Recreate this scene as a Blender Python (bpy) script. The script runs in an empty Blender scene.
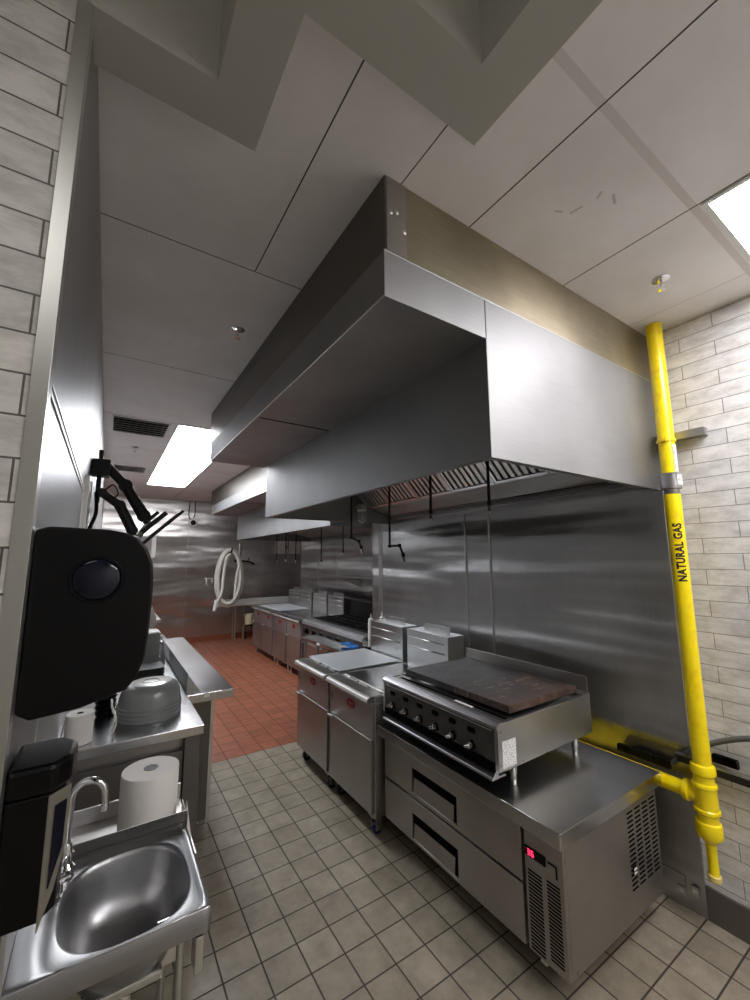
import bpy, bmesh, math, random
from mathutils import Vector, Matrix
random.seed(7)
SC = bpy.context.scene
COL = SC.collection
H = 1.70                      # camera height above the floor; all shapes below are written relative to the eye level
T_X, T_Y = 0.1585, 0.1603     # floor tile pitch

# ------------------------------------------------------------------ materials
def srgb(c):
    return tuple(((v/255)/12.92 if v/255 <= .04045 else ((v/255+.055)/1.055)**2.4) for v in c) + (1,)

def mat(name, col=(128,128,128), rough=.5, metal=0., spec=.5, emis=None, estr=0., coat=0., trans=0., alpha=1.):
    m = bpy.data.materials.new(name); m.use_nodes = True
    b = m.node_tree.nodes['Principled BSDF']
    b.inputs['Base Color'].default_value = srgb(col)
    b.inputs['Roughness'].default_value = rough
    b.inputs['Metallic'].default_value = metal
    b.inputs['Specular IOR Level'].default_value = spec
    b.inputs['Coat Weight'].default_value = coat
    b.inputs['Transmission Weight'].default_value = trans
    b.inputs['Alpha'].default_value = alpha
    if emis:
        b.inputs['Emission Color'].default_value = srgb(emis); b.inputs['Emission Strength'].default_value = estr
    return m

class NT:
    def __init__(s, m): s.t = m.node_tree; s.n = s.t.nodes; s.b = s.n['Principled BSDF']
    def add(s, typ, **k):
        n = s.n.new(typ)
        for a, v in k.items(): setattr(n, a, v)
        return n
    def link(s, a, b): s.t.links.new(a, b)
    def math(s, op, a, b=None, c=None):
        n = s.n.new('ShaderNodeMath'); n.operation = op
        for i, v in enumerate((a, b, c)):
            if v is None: continue
            if isinstance(v, (int, float)): n.inputs[i].default_value = v
            else: s.link(v, n.inputs[i])
        return n.outputs[0]
    def coord(s, scale=(1,1,1), geo=True):
        if geo: o = s.n.new('ShaderNodeNewGeometry').outputs['Position']      # world position
        else: o = s.n.new('ShaderNodeTexCoord').outputs['Object']
        mp = s.n.new('ShaderNodeMapping'); mp.inputs['Scale'].default_value = scale
        s.link(o, mp.inputs['Vector']); return mp.outputs[0]
    def noise(s, vec, scale=5, detail=4, rough=.55):
        n = s.n.new('ShaderNodeTexNoise'); n.inputs['Scale'].default_value = scale
        n.inputs['Detail'].default_value = detail; n.inputs['Roughness'].default_value = rough
        s.link(vec, n.inputs['Vector']); return n.outputs['Fac']
    def ramp(s, fac, stops):
        r = s.n.new('ShaderNodeValToRGB'); e = r.color_ramp.elements
        while len(e) < len(stops): e.new(.5)
        for i, (p, c) in enumerate(stops):
            e[i].position = p; e[i].color = c if len(c) == 4 else srgb(c)
        s.link(fac, r.inputs[0]); return r.outputs[0]
    def mix(s, fac, a, b):
        n = s.n.new('ShaderNodeMix'); n.data_type = 'RGBA'
        for sock, v in ((n.inputs[0], fac), (n.inputs[6], a), (n.inputs[7], b)):
            if isinstance(v, (int, float)): sock.default_value = v
            elif isinstance(v, tuple): sock.default_value = v
            else: s.link(v, sock)
        return n.outputs[2]
    def bump(s, h, strength=.3, dist=.01):
        n = s.n.new('ShaderNodeBump'); n.inputs['Strength'].default_value = strength
        n.inputs['Distance'].default_value = dist
        s.link(h, n.inputs['Height']); s.link(n.outputs[0], s.b.inputs['Normal'])

def steel(name, base=150, rough=.3, wob=(2,2,2), wobd=.004, grain=(1,1,60), tint=(1,1,1), dirt=0., var=.08, aniso=None, blot=.75):
    m = mat(name, (base,)*3, rough, 1.)
    t = NT(m)
    c = tuple(min(255, int(base*x)) for x in tint)
    g = t.noise(t.coord(grain), 6, 3)
    cl = t.noise(t.coord((1.2,1.2,1.2)), 1.6, 3, .5)
    k = t.math('ADD', t.math('MULTIPLY', g, 1-blot), t.math('MULTIPLY', cl, blot))
    lo = tuple(int(v*(1-.14-dirt)) for v in c); hi = tuple(min(255, int(v*1.06)) for v in c)
    t.link(t.ramp(k, [(.25, lo), (.75, hi)]), t.b.inputs['Base Color'])
    rr = t.math('ADD', t.math('MULTIPLY', cl, var*2), rough - var)
    t.link(rr, t.b.inputs['Roughness'])
    if aniso:
        cv = t.n.new('ShaderNodeCombineXYZ')
        for i_, v_ in enumerate(aniso): cv.inputs[i_].default_value = v_
        t.b.inputs['Anisotropic'].default_value = .85; t.link(cv.outputs[0], t.b.inputs['Tangent'])
    w = t.noise(t.coord(wob), 1.0, 2, .4)
    fine = t.math('MULTIPLY', g, .01)
    t.bump(t.math('ADD', w, fine), 1.0, wobd)
    return m

M = {}
M['steel'] = steel('brushed_steel', 212, .36, wobd=.003)
M['steel_wall'] = steel('wall_steel', 205, .36, wob=(.3,.3,3.2), wobd=.10, grain=(40,40,1), var=.05, aniso=(0,1,0))
M['steel_far'] = steel('far_wall_steel', 200, .34, wob=(.5,.5,2.2), wobd=.08, grain=(40,40,1), tint=(1,.97,.95), var=.05, aniso=(1,0,0))
M['steel_left'] = steel('left_wall_steel', 170, .42, wob=(.3,.5,.6), wobd=.01, grain=(60,60,1), var=.05)
M['steel_hood'] = steel('hood_steel', 162, .56, wob=(1.6,1.6,1.6), wobd=.010, var=.1)
M['steel_clad'] = steel('cladding_steel', 190, .45, wob=(1.5,1.5,1.5), wobd=.01, tint=(1,.95,.82), dirt=.2)
M['steel_door'] = steel('door_steel', 178, .42, wobd=.003, tint=(1,.98,.95), grain=(1,1,50))
M['steel_top'] = steel('worktop_steel', 200, .22, wobd=.004, grain=(2,60,2), var=.1)
M['steel_fryer'] = steel('fryer_steel', 195, .45, wobd=.002)
M['steel_sink'] = steel('sink_steel', 158, .36, wobd=.001, var=.08)
M['galv'] = steel('galvanised_steel', 190, .38, wob=(30,30,30), wobd=.0006, grain=(30,30,30), var=.12)
M['alu'] = mat('satin_aluminium', (205,205,200), .32, 1.)
M['chrome'] = mat('chrome', (225,225,225), .08, 1.)
M['black_plastic'] = mat('black_plastic', (5,5,6), .34, 0., .22)
M['black_matt'] = mat('matt_black', (20,20,20), .6)
M['dark_gap'] = mat('dark_recess', (6,6,6), .9, 0., .05)
M['lid_bright'] = mat('bright_lid', (214,218,220), .4, .35)
M['table_lit'] = mat('lit_satin_steel', (222,222,218), .5, .55)  # steel of the far table, with the light it reflects put into the pale colour
M['panel_dark'] = mat('dark_panel_steel', (112,110,108), .42, .9)
M['baffle'] = mat('baffle_steel', (196,194,190), .42, .55)
M['side_dark'] = steel('side_cladding_steel', 118, .38, wob=(1,.4,1.5), wobd=.01, tint=(1,.97,.93))
M['black_steel'] = mat('black_enamel', (30,29,28), .35, .6)
M['cast_iron'] = mat('cast_iron', (22,21,20), .6, .3)
M['white_plastic'] = mat('white_plastic', (228,226,220), .45)
M['gray_ceramic'] = mat('grey_ceramic', (132,136,134), .3, 0., .5, coat=.3)
M['plate_white'] = mat('white_ceramic', (215,214,208), .25, coat=.4)
M['paper'] = mat('paper', (222,219,212), .9)
M['label'] = None
M['blue'] = mat('blue_cloth', (30,110,190), .7)
M['blue_cap'] = mat('blue_caster', (14,20,80), .4)
M['red_badge'] = mat('red_badge', (132,26,30), .35)
M['badge_script'] = mat('badge_script', (205,150,140), .4)
M['window_blue'] = mat('smoked_window', (6,9,26), .12, 0., .5)
M['led'] = mat('led_red', (255,30,70), .5, emis=(255,40,80), estr=3.0)
M['diffuser'] = mat('light_diffuser', (250,250,250), .5, emis=(246,249,255), estr=15.0)
M['diffuser_near'] = mat('light_diffuser_warm', (250,250,250), .5, emis=(253,250,255), estr=15.0)
M['frame_white'] = mat('white_frame', (225,225,222), .5)
M['rubber'] = mat('grey_rubber_cable', (96,97,96), .55)
M['ink'] = mat('black_ink', (25,22,12), .6)
M['brown_edge'] = mat('brown_wood', (96,70,58), .6)
M['tub'] = mat('cream_tub', (214,206,170), .5)
M['red_valve'] = mat('brass_valve', (150,90,60), .35, .8)
M['glass'] = mat('clear_guard', (200,205,205), .06, 0., .5, alpha=.35)
M['hose'] = mat('white_hose', (215,212,202), .45)
M['grout_dark'] = mat('dark_sealant', (40,40,38), .8)

def m_label():
    m = mat('printed_label', (225,225,220), .6); t = NT(m)
    c = t.coord((90,90,330)); n = t.noise(c, 1.0, 2)
    t.link(t.ramp(n, [(.36,(110,110,110)), (.46,(226,226,222))]), t.b.inputs['Base Color']); return m
M['label'] = m_label()

def m_yellow():
    m = mat('yellow_paint', (255,226,8), .28, coat=.3); t = NT(m)
    n = t.noise(t.coord((60,60,12)), 1., 3)
    t.bump(n, .25, .002)
    s = t.noise(t.coord((14,14,14)), 1., 4)
    t.link(t.ramp(s, [(.3,(240,204,4)), (.5,(255,228,10))]), t.b.inputs['Base Color']); return m
M['yellow'] = m_yellow()
M['yellow_worn'] = mat('worn_yellow', (226,206,120), .5)

def m_floor():
    m = mat('floor_tiles', (140,132,118), .4); t = NT(m)
    g = t.n.new('ShaderNodeNewGeometry'); sp = t.n.new('ShaderNodeSeparateXYZ'); t.link(g.outputs['Position'], sp.inputs[0])
    u = t.math('DIVIDE', t.math('SUBTRACT', sp.outputs[0], .843), T_X)
    v = t.math('DIVIDE', t.math('SUBTRACT', sp.outputs[1], 1.138), T_Y)
    def line(w):
        f = t.math('FRACT', w)
        d = t.math('MINIMUM', f, t.math('SUBTRACT', 1., f))
        return d
    d = t.math('MINIMUM', line(u), line(v))
    ss = t.n.new('ShaderNodeMapRange'); ss.interpolation_type = 'SMOOTHSTEP'
    ss.inputs['From Min'].default_value = .012; ss.inputs['From Max'].default_value = .03
    t.link(d, ss.inputs['Value']); mask = ss.outputs[0]
    cb = t.n.new('ShaderNodeCombineXYZ'); t.link(t.math('FLOOR', u), cb.inputs[0]); t.link(t.math('FLOOR', v), cb.inputs[1])
    wn = t.n.new('ShaderNodeTexWhiteNoise'); wn.noise_dimensions = '2D'; t.link(cb.outputs[0], wn.inputs['Vector'])
    red = t.math('GREATER_THAN', sp.outputs[1], 3.86)
    beige = t.ramp(wn.outputs['Value'], [(0.,(146,136,118)), (1.,(162,152,134))])
    quarry = t.ramp(wn.outputs['Value'], [(0.,(142,84,60)), (1.,(162,98,72))])
    base = t.mix(red, beige, quarry)
    n = t.noise(t.coord((1,1,1)), 9, 6, .7)
    dirt = t.ramp(n, [(.3,(205,205,205)), (.65,(255,255,255))])
    mul = t.n.new('ShaderNodeMix'); mul.data_type = 'RGBA'; mul.blend_type = 'MULTIPLY'; mul.inputs[0].default_value = 1.
    t.link(base, mul.inputs[6]); t.link(dirt, mul.inputs[7])
    grout = t.mix(red, srgb((58,50,42)), srgb((92,52,38)))
    t.link(t.mix(mask, grout, mul.outputs[2]), t.b.inputs['Base Color'])
    t.link(t.math('SUBTRACT', .75, t.math('MULTIPLY', mask, .36)), t.b.inputs['Roughness'])
    t.bump(t.math('ADD', mask, t.math('MULTIPLY', n, .15)), .6, .002)
    return m
M['floor'] = m_floor()

def m_ceiling():
    m = mat('ceiling_panels', (226,222,218), .75); t = NT(m)
    g = t.n.new('ShaderNodeNewGeometry'); sp = t.n.new('ShaderNodeSeparateXYZ'); t.link(g.outputs['Position'], sp.inputs[0])
    X, Y = sp.outputs[0], sp.outputs[1]
    def seg(val, at, w):           # 1 where |val-at| < w
        return t.math('LESS_THAN', t.math('ABSOLUTE', t.math('SUBTRACT', val, at)), w)
    dark = None; wide = None
    def acc(a, b): return b if a is None else t.math('MAXIMUM', a, b)
    dark = acc(dark, t.math('MULTIPLY', seg(X, .457, .0024), t.math('LESS_THAN', Y, 1.66)))
    for x in (1.078, 1.70): dark = acc(dark, seg(X, x, .0028))
    dark = acc(dark, t.math('MULTIPLY', seg(X, .747, .0022), seg(Y, .72, .27)))
    for y in (1.665, 2.87, 4.09, 5.31, 6.53, 7.75, 8.97): dark = acc(dark, seg(Y, y, .0025))
    wide = acc(seg(Y, .46, .013), t.math('MULTIPLY', seg(X, 2.32, .004), t.math('GREATER_THAN', Y, .46)))
    n = t.noise(t.coord((1,1,1)), 3.0, 5, .6)
    sm = t.noise(t.coord((1,1,1)), 220, 2, .5)
    base = t.ramp(n, [(.3,(228,224,222)), (.7,(240,237,236))])
    c1 = t.mix(wide, base, srgb((214,208,206)))
    c2 = t.mix(dark, c1, srgb((70,66,62)))
    t.link(c2, t.b.inputs['Base Color']); t.bump(sm, .15, .001)
    return m
M['ceiling'] = m_ceiling()
def m_plaster():
    m = mat('painted_plaster', (176,174,166), .8); t = NT(m)
    n = t.noise(t.coord((1,1,1)), 160, 3); t.bump(n, .2, .001)
    return m
M['plaster'] = m_plaster()

def m_brick(name, ax, off, tint):
    m = mat(name, (200,198,192), .38); t = NT(m)
    g = t.n.new('ShaderNodeNewGeometry'); sp = t.n.new('ShaderNodeSeparateXYZ'); t.link(g.outputs['Position'], sp.inputs[0])
    u = t.math('SUBTRACT', sp.outputs[ax], off[0]); v = t.math('SUBTRACT', sp.outputs[2], off[1])
    cb = t.n.new('ShaderNodeCombineXYZ'); t.link(u, cb.inputs[0]); t.link(v, cb.inputs[1])
    b = t.n.new('ShaderNodeTexBrick'); t.link(cb.outputs[0], b.inputs['Vector'])
    b.offset = .5; b.inputs['Scale'].default_value = 1.; b.inputs['Brick Width'].default_value = .302
    b.inputs['Row Height'].default_value = .0775; b.inputs['Mortar Size'].default_value = .0022
    b.inputs['Mortar Smooth'].default_value = .3
    b.inputs['Color1'].default_value = srgb(tint[0]); b.inputs['Color2'].default_value = srgb(tint[1])
    b.inputs['Mortar'].default_value = srgb(tint[2])
    sc = (1,1,1)
    n = t.noise(t.coord((6,6,16)), 1.5, 7, .7)
    mul = t.n.new('ShaderNodeMix'); mul.data_type = 'RGBA'; mul.blend_type = 'MULTIPLY'; mul.inputs[0].default_value = 1.
    t.link(b.outputs['Color'], mul.inputs[6]); t.link(t.ramp(n, [(.30,(210,208,206)), (.6,(255,255,255))]), mul.inputs[7])
    t.link(mul.outputs[2], t.b.inputs['Base Color'])
    t.bump(t.math('ADD', t.math('SUBTRACT', 1., b.outputs['Fac']), t.math('MULTIPLY', n, .3)), .6, .003)
    return m
M['brick_r'] = m_brick('glazed_brick_right', 1, (.067, 2.9605-.0775*40), [(232,230,226), (222,221,219), (150,146,138)])
M['brick_l'] = m_brick('glazed_brick_left', 0, (-.148, 2.652-.0775*40), [(216,213,206), (202,200,195), (96,92,86)])

def m_griddle():
    m = mat('seasoned_griddle', (50,38,32), .45, .1); t = NT(m)
    n = t.noise(t.coord((3,3,3)), 2.2, 7, .7)
    r = t.noise(t.coord((6,42,6)), 1., 6, .75)
    g = t.n.new('ShaderNodeNewGeometry'); sp = t.n.new('ShaderNodeSeparateXYZ'); t.link(g.outputs['Position'], sp.inputs[0])
    k = t.math('ADD', n, t.math('MULTIPLY', t.math('SUBTRACT', 1.72, sp.outputs[1]), .42))
    base = t.ramp(k, [(.50,(34,29,27)), (.66,(82,64,55)), (.9,(122,98,84))])
    white = t.math('MULTIPLY', t.math('MULTIPLY', t.math('GREATER_THAN', r, .585), t.math('GREATER_THAN', n, .50)), t.math('MULTIPLY', t.math('LESS_THAN', t.math('ABSOLUTE', t.math('SUBTRACT', sp.outputs[1], 1.62)), .16), .8))
    t.link(t.mix(white, base, srgb((168,152,138))), t.b.inputs['Base Color'])
    t.link(t.math('ADD', t.math('MULTIPLY', n, .35), .25), t.b.inputs['Roughness'])
    t.bump(r, .3, .001)
    return m
M['griddle'] = m_griddle()
M['base_gray'] = mat('grey_base_tile', (92,86,80), .45)
M['base_red'] = mat('red_cove_tile', (120,66,44), .4)

# ------------------------------------------------------------------ mesh helpers
def merge(bm, tmp):
    me = bpy.data.meshes.new('_t'); tmp.to_mesh(me); tmp.free(); bm.from_mesh(me); bpy.data.meshes.remove(me)
def B(): return bmesh.new()
def box(bm, x0, x1, y0, y1, z0, z1, bev=0., seg=2, rot=None, piv=None):
    t = bmesh.new(); bmesh.ops.create_cube(t, size=1)
    for v in t.verts:
        v.co = Vector(((x0+x1)/2 + v.co.x*abs(x1-x0), (y0+y1)/2 + v.co.y*abs(y1-y0), (z0+z1)/2 + v.co.z*abs(z1-z0)))
    if bev > 0:
        bev = min(bev, .49*min(abs(x1-x0), abs(y1-y0), abs(z1-z0)))
        bmesh.ops.bevel(t, geom=t.edges[:], offset=bev, segments=seg, profile=.5, affect='EDGES')
    if rot is not None:
        p = Vector(piv) if piv else Vector(((x0+x1)/2, (y0+y1)/2, (z0+z1)/2))
        bmesh.ops.transform(t, matrix=Matrix.Translation(p) @ rot @ Matrix.Translation(-p), verts=t.verts)
    merge(bm, t); return bm
def frame_of(d):
    d = d.normalized(); a = Vector((0,0,1)) if abs(d.z) < .9 else Vector((1,0,0))
    u = d.cross(a).normalized(); return u, d.cross(u).normalized()
def cyl(bm, p0, p1, r0, r1=None, n=20, cap=True):
    p0, p1 = Vector(p0), Vector(p1); r1 = r0 if r1 is None else r1
    u, w = frame_of(p1-p0); rings = []
    for p, r in ((p0, r0), (p1, r1)):
        rings.append([bm.verts.new(p + (u*math.cos(2*math.pi*i/n) + w*math.sin(2*math.pi*i/n))*r) for i in range(n)])
    for i in range(n):
        f = bm.faces.new((rings[0][i], rings[0][(i+1)%n], rings[1][(i+1)%n], rings[1][i])); f.smooth = True
    if cap: bm.faces.new(rings[0][::-1]); bm.faces.new(rings[1])
    return bm
def tube(bm, pts, r, n=10, cap=True, radii=None):
    pts = [Vector(p) for p in pts]; rings = []; u = None
    for i, p in enumerate(pts):
        d = (pts[min(i+1, len(pts)-1)] - pts[max(i-1, 0)]).normalized()
        if u is None: u, w = frame_of(d)
        else:
            u = (u - d*u.dot(d)).normalized(); w = d.cross(u).normalized()
        rr = radii[i] if radii else r
        rings.append([bm.verts.new(p + (u*math.cos(2*math.pi*k/n) + w*math.sin(2*math.pi*k/n))*rr) for k in range(n)])
    for a, b in zip(rings, rings[1:]):
        for i in range(n):
            f = bm.faces.new((a[i], a[(i+1)%n], b[(i+1)%n], b[i])); f.smooth = True
    if cap: bm.faces.new(rings[0][::-1]); bm.faces.new(rings[-1])
    return bm
def smooth_path(pts, k=8):
    pts = [Vector(p) for p in pts]; out = []
    for i in range(len(pts)-1):
        p0 = pts[max(i-1,0)]; p1 = pts[i]; p2 = pts[i+1]; p3 = pts[min(i+2,len(pts)-1)]
        for j in range(k):
            t = j/k
            out.append(.5*((2*p1)+(-p0+p2)*t+(2*p0-5*p1+4*p2-p3)*t*t+(-p0+3*p1-3*p2+p3)*t**3))
    out.append(pts[-1]); return out
def lathe(bm, prof, c, n=40, axis='Z'):
    c = Vector(c); rings = []
    for r, h in prof:
        ring = []
        for i in range(n):
            a = 2*math.pi*i/n; x, y = r*math.cos(a), r*math.sin(a)
            if axis == 'Z': q = Vector((x, y, h))
            elif axis == 'X': q = Vector((h, x, y))
            else: q = Vector((x, h, y))
            ring.append(bm.verts.new(c+q))
        rings.append(ring)
    for a, b in zip(rings, rings[1:]):
        for i in range(n):
            f = bm.faces.new((a[i], a[(i+1)%n], b[(i+1)%n], b[i])); f.smooth = True
    if prof[0][0] > 0: bm.faces.new(rings[0][::-1])
    if prof[-1][0] > 0: bm.faces.new(rings[-1])
    return bm
def prism(bm, poly, axis, a, b, bev=0.):
    """poly: 2-D outline; axis: extrusion axis. X -> (y,z), Y -> (x,z), Z -> (x,y)"""
    t = bmesh.new()
    def P(p, h):
        return {'X': (h, p[0], p[1]), 'Y': (p[0], h, p[1]), 'Z': (p[0], p[1], h)}[axis]
    A = [t.verts.new(P(p, a)) for p in poly]; Bv = [t.verts.new(P(p, b)) for p in poly]
    n = len(poly); t.faces.new(A[::-1]); t.faces.new(Bv)
    for i in range(n): t.faces.new((A[i], A[(i+1)%n], Bv[(i+1)%n], Bv[i]))
    bmesh.ops.recalc_face_normals(t, faces=t.faces[:])
    if bev > 0: bmesh.ops.bevel(t, geom=t.edges[:], offset=bev, segments=2, profile=.5, affect='EDGES')
    merge(bm, t); return bm
def rrect(x0, x1, y0, y1, r, n=6, rs=None):
    rs = rs or (r, r, r, r); out = []
    for (cx, cy, a0, q) in ((x1-rs[0], y1-rs[0], 0, rs[0]), (x0+rs[1], y1-rs[1], 90, rs[1]), (x0+rs[2], y0+rs[2], 180, rs[2]), (x1-rs[3], y0+rs[3], 270, rs[3])):
        for i in range(n+1):
            a = math.radians(a0 + 90*i/n); out.append((cx+q*math.cos(a), cy+q*math.sin(a)))
    return out

def link(name, bm, m, base):
    bmesh.ops.recalc_face_normals(bm, faces=bm.faces[:])
    for e in bm.edges:
        if len(e.link_faces) == 2 and name != 'basin' and e.calc_face_angle(0) > .55: e.smooth = False
    bmesh.ops.translate(bm, vec=-Vector(base), verts=bm.verts[:])
    me = bpy.data.meshes.new(name); bm.to_mesh(me); bm.free()
    for mm in (m if isinstance(m, (list, tuple)) else [m]): me.materials.append(mm)
    o = bpy.data.objects.new(name, me); COL.objects.link(o); return o
WORLD = {}
def tag(o, label=None, cat=None, group=None, kind=None):
    if label: o['label'] = label
    if cat: o['category'] = cat
    if group: o['group'] = group
    if kind: o['kind'] = kind
    return o
def thing(name, label, cat, base, group=None):
    o = bpy.data.objects.new(name, None); COL.objects.link(o); o.empty_display_size = .05
    o.location = (base[0], base[1], base[2]+H); WORLD[o.name] = Vector(base)
    return tag(o, label, cat, group)
def part(name, bm, m, parent, label=None):
    base = WORLD[parent.name]; o = link(name, bm, m, base); o.parent = parent; WORLD[o.name] = base
    if label: o['label'] = label
    return o
def single(name, bm, m, label, cat, base, group=None, kind=None):
    o = link(name, bm, m, base); o.location = (base[0], base[1], base[2]+H); WORLD[o.name] = Vector(base)
    return tag(o, label, cat, group, kind)
def struct(name, bm, m): 
    o = link(name, bm, m, (0,0,0)); o.location = (0,0,H); return tag(o, kind='structure')
def copy_thing(r, delta, label=None):
    c = r.copy(); COL.objects.link(c); c.location = r.location + Vector(delta)
    WORLD[c.name] = WORLD[r.name] + Vector(delta)
    if label: c['label'] = label
    def rec(src, dst):
        for ch in list(src.children):
            d = ch.copy(); COL.objects.link(d); d.parent = dst; WORLD[d.name] = WORLD[c.name]; rec(ch, d)
    rec(r, c); return c

# ------------------------------------------------------------------ constants of the place
FL, CE = -1.70, 1.27
XL, XR = -.115, 2.52          # stainless left wall, right wall face
YB = .92                      # face of the brick pier on the left
YF = 9.45                     # far wall
# ------------------------------------------------------------------ setting
b = B(); box(b, -2.4, 4.5, -2.8, 9.6, FL-.1, FL); struct('floor', b, M['floor'])
b = B()
box(b, -.115, 4.5, .98, 9.6, CE, CE+.04); box(b, .20, 4.5, .60, .98, CE, CE+.04); box(b, .73, 4.5, -2.8, .60, CE, CE+.04)
struct('ceiling', b, M['ceiling'])
b = B(); box(b, -2.4, .73, -2.8, 1.04, 1.95, 1.99); struct('ceiling_raised', b, M['plaster'])
# stepped bulkhead above the entrance
b = B()
inn = [(-2.4,.92), (.142,.92), (.142,.538), (.665,.538), (.665,-2.8)]
out = [(.795,-2.8), (.795,.685), (.272,.685), (.272,1.045), (-2.4,1.045)]
prism(b, inn+out, 'Z', 1.176, 1.95); 
struct('trim_1', b, M['plaster'])
# left brick pier facing the camera
b = B(); box(b, -2.4, -.118, YB, 1.03, FL, 1.176); struct('wall_left_near', b, M['brick_l'])
b = B(); box(b, -.19, XL, YB+.004, YF+.05, FL, CE); struct('wall_left', b, M['steel_left'])
# corner trim
b = B(); prism(b, [(-.139,YB-.0025), (-.112,YB-.0025), (-.112,YB+.035), (-.1149,YB+.035), (-.1149,YB), (-.139,YB)], 'Z', FL, 1.176, .0006)
struct('trim_2', b, M['alu'])
# seams of the left wall
b = B()
box(b, XL-.001, XL+.003, YB+.04, 2.30, .335, .341, .001); box(b, XL-.001, XL+.004, YB+.04, 2.30, .312, .318, .001)
box(b, XL-.001, XL+.003, 2.29, 2.315, -.2, .36, .001); box(b, XL-.001, XL+.003, 1.37, 1.378, FL, -.3, .001)
box(b, XL-.001, XL+.003, 4.0, 4.02, -.7, CE, .001)
struct('trim_3', b, M['alu'])
# right wall
b = B(); box(b, XR+.01, XR+.2, -2.8, 3.80, FL, CE); struct('wall_right', b, M['brick_r'])
b = B(); box(b, XR, XR+.0099, .972, 3.765, FL+.001, .46, .0015); struct('wall_right_panel', b, M['steel_wall'])
b = B()
for y in (2.195, 2.456): box(b, XR-.009, XR-.0002, y-.009, y+.009, -1.5, .375, .004, 3)
box(b, XR-.006, XR-.0002, 3.70, 3.765, -1.5, .42, .002)
struct('trim_4', b, M['alu'])
b = B(); box(b, XR-.004, XR+.0095, -2.8, .9715, FL, -1.552, .003); struct('baseboard_right', b, M['base_gray'])
b = B(); box(b, XR-.008, XR-.0003, 1.05, 3.76, FL, -1.555, .003); struct('baseboard_right_panel', b, M['steel_wall'])
# returns and second bay
b = B(); box(b, XR, 3.6, 3.80, 3.9, FL, CE); box(b, XR, 2.60, 3.765, 3.80, FL, CE); struct('wall_right_return', b, M['steel_wall'])
b = B(); box(b, 3.5, 3.6, 3.9, 8.14, FL, CE); box(b, 3.5, 4.4, 8.14, 8.24, FL, CE); box(b, 4.3, 4.4, 8.24, YF, FL, CE)
struct('wall_right_far', b, M['steel_wall'])
b = B(); box(b, -.19, 4.4, YF, YF+.1, FL, CE); struct('wall_far', b, M['steel_far'])
b = B()
for x in (1.43, 2.62, 3.06): box(b, x-.006, x+.006, YF-.004, YF, FL+.1, .95, .001)
struct('trim_5', b, M['alu'])
b = B(); prism(b, [(YF,FL), (YF,FL+.115), (YF-.012,FL+.115), (YF-.016,FL+.02), (YF-.045,FL)], 'X', XL, 4.3); struct('baseboard_far', b, M['base_red'])
b = B()
for x in (0.60, 1.07, 2.25): pass
for y, x0 in ((5.2, 3.498),): box(b, x0-.003, x0, y, y+.02, -1.2, .4)
for y in (6.6, 7.4): box(b, 3.496, 3.4999, y, y+.015, -1.2, .42)
struct('trim_6', b, M['alu'])
# walls behind the camera
b = B(); box(b, -2.4, XR+.2, -2.9, -2.8, FL, 1.95); struct('wall_back', b, M['plaster'])
b = B(); box(b, -2.5, -2.4, -2.9, 1.05, FL, 1.95); struct('wall_left_back', b, M['plaster'])

# ------------------------------------------------------------------ ceiling lights
def light(x0, x1, y0, y1, label, m='diffuser'):
    cx, cy = (x0+x1)/2, (y0+y1)/2
    t = thing('ceiling_light', label, 'light', (cx, cy, CE), 'recessed ceiling light panels')
    b = B(); w = .018; z0, z1 = CE-.006, CE-.0003
    box(b, x0, x1, y0, y0+w, z0, z1, .001); box(b, x0, x1, y1-w, y1, z0, z1, .001)
    box(b, x0, x0+w, y0+w, y1-w, z0, z1, .001); box(b, x1-w, x1, y0+w, y1-w, z0, z1, .001)
    part('frame', b, M['frame_white'], t)
    b = B(); box(b, x0+w, x1-w, y0+w, y1-w, CE-.004, CE-.0005); part('diffuser', b, M[m], t)
light(.463, 1.072, 4.095, 5.305, 'bright ceiling light panel nearest the hood in the far row of three')
light(.463, 1.072, 5.315, 6.525, 'bright ceiling light panel in the middle of the far row of three')
light(.463, 1.072, 6.535, 7.745, 'bright ceiling light panel farthest away, towards the far steel wall')
light(1.706, 2.314, -.77, .44, 'large bright ceiling light panel above the white brick wall', 'diffuser_near')
light(1.084, 1.694, -2.3, -1.09, 'added fill light panel behind the entrance, out of view', 'diffuser_near')  # unseen panel added to brighten the right side of the room

# sprinklers
def sprinkler(x, y, label):
    t = thing('ceiling_sprinkler', label, 'sprinkler', (x, y, CE), 'ceiling sprinklers')
    b = B(); lathe(b, [(.035,CE-.0005), (.036,CE-.004), (.022,CE-.010), (.012,CE-.011), (.0,CE-.011)], (x,y,0), 24); part('escutcheon', b, M['chrome'], t)
    b = B(); cyl(b, (x,y,CE-.01), (x,y,CE-.035), .007, .006, 12)
    tube(b, [(x-.010,y,CE-.03), (x-.013,y,CE-.042), (x,y,CE-.052)], .002, 6); tube(b, [(x+.010,y,CE-.03), (x+.013,y,CE-.042), (x,y,CE-.052)], .002, 6)
    part('nozzle', b, M['chrome'], t)
    b = B(); lathe(b, [(.002,CE-.052), (.016,CE-.053), (.016,CE-.055), (.002,CE-.056)], (x,y,0), 16); part('deflector', b, M['chrome'], t)
sprinkler(2.035, .70, 'chrome ceiling sprinkler between the hood and the white brick wall')
sprinkler(.516, 2.17, 'small ceiling sprinkler beside the dark cladding of the near hood')
sprinkler(.177, 5.22, 'tiny ceiling sprinkler between the two air vents')

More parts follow.
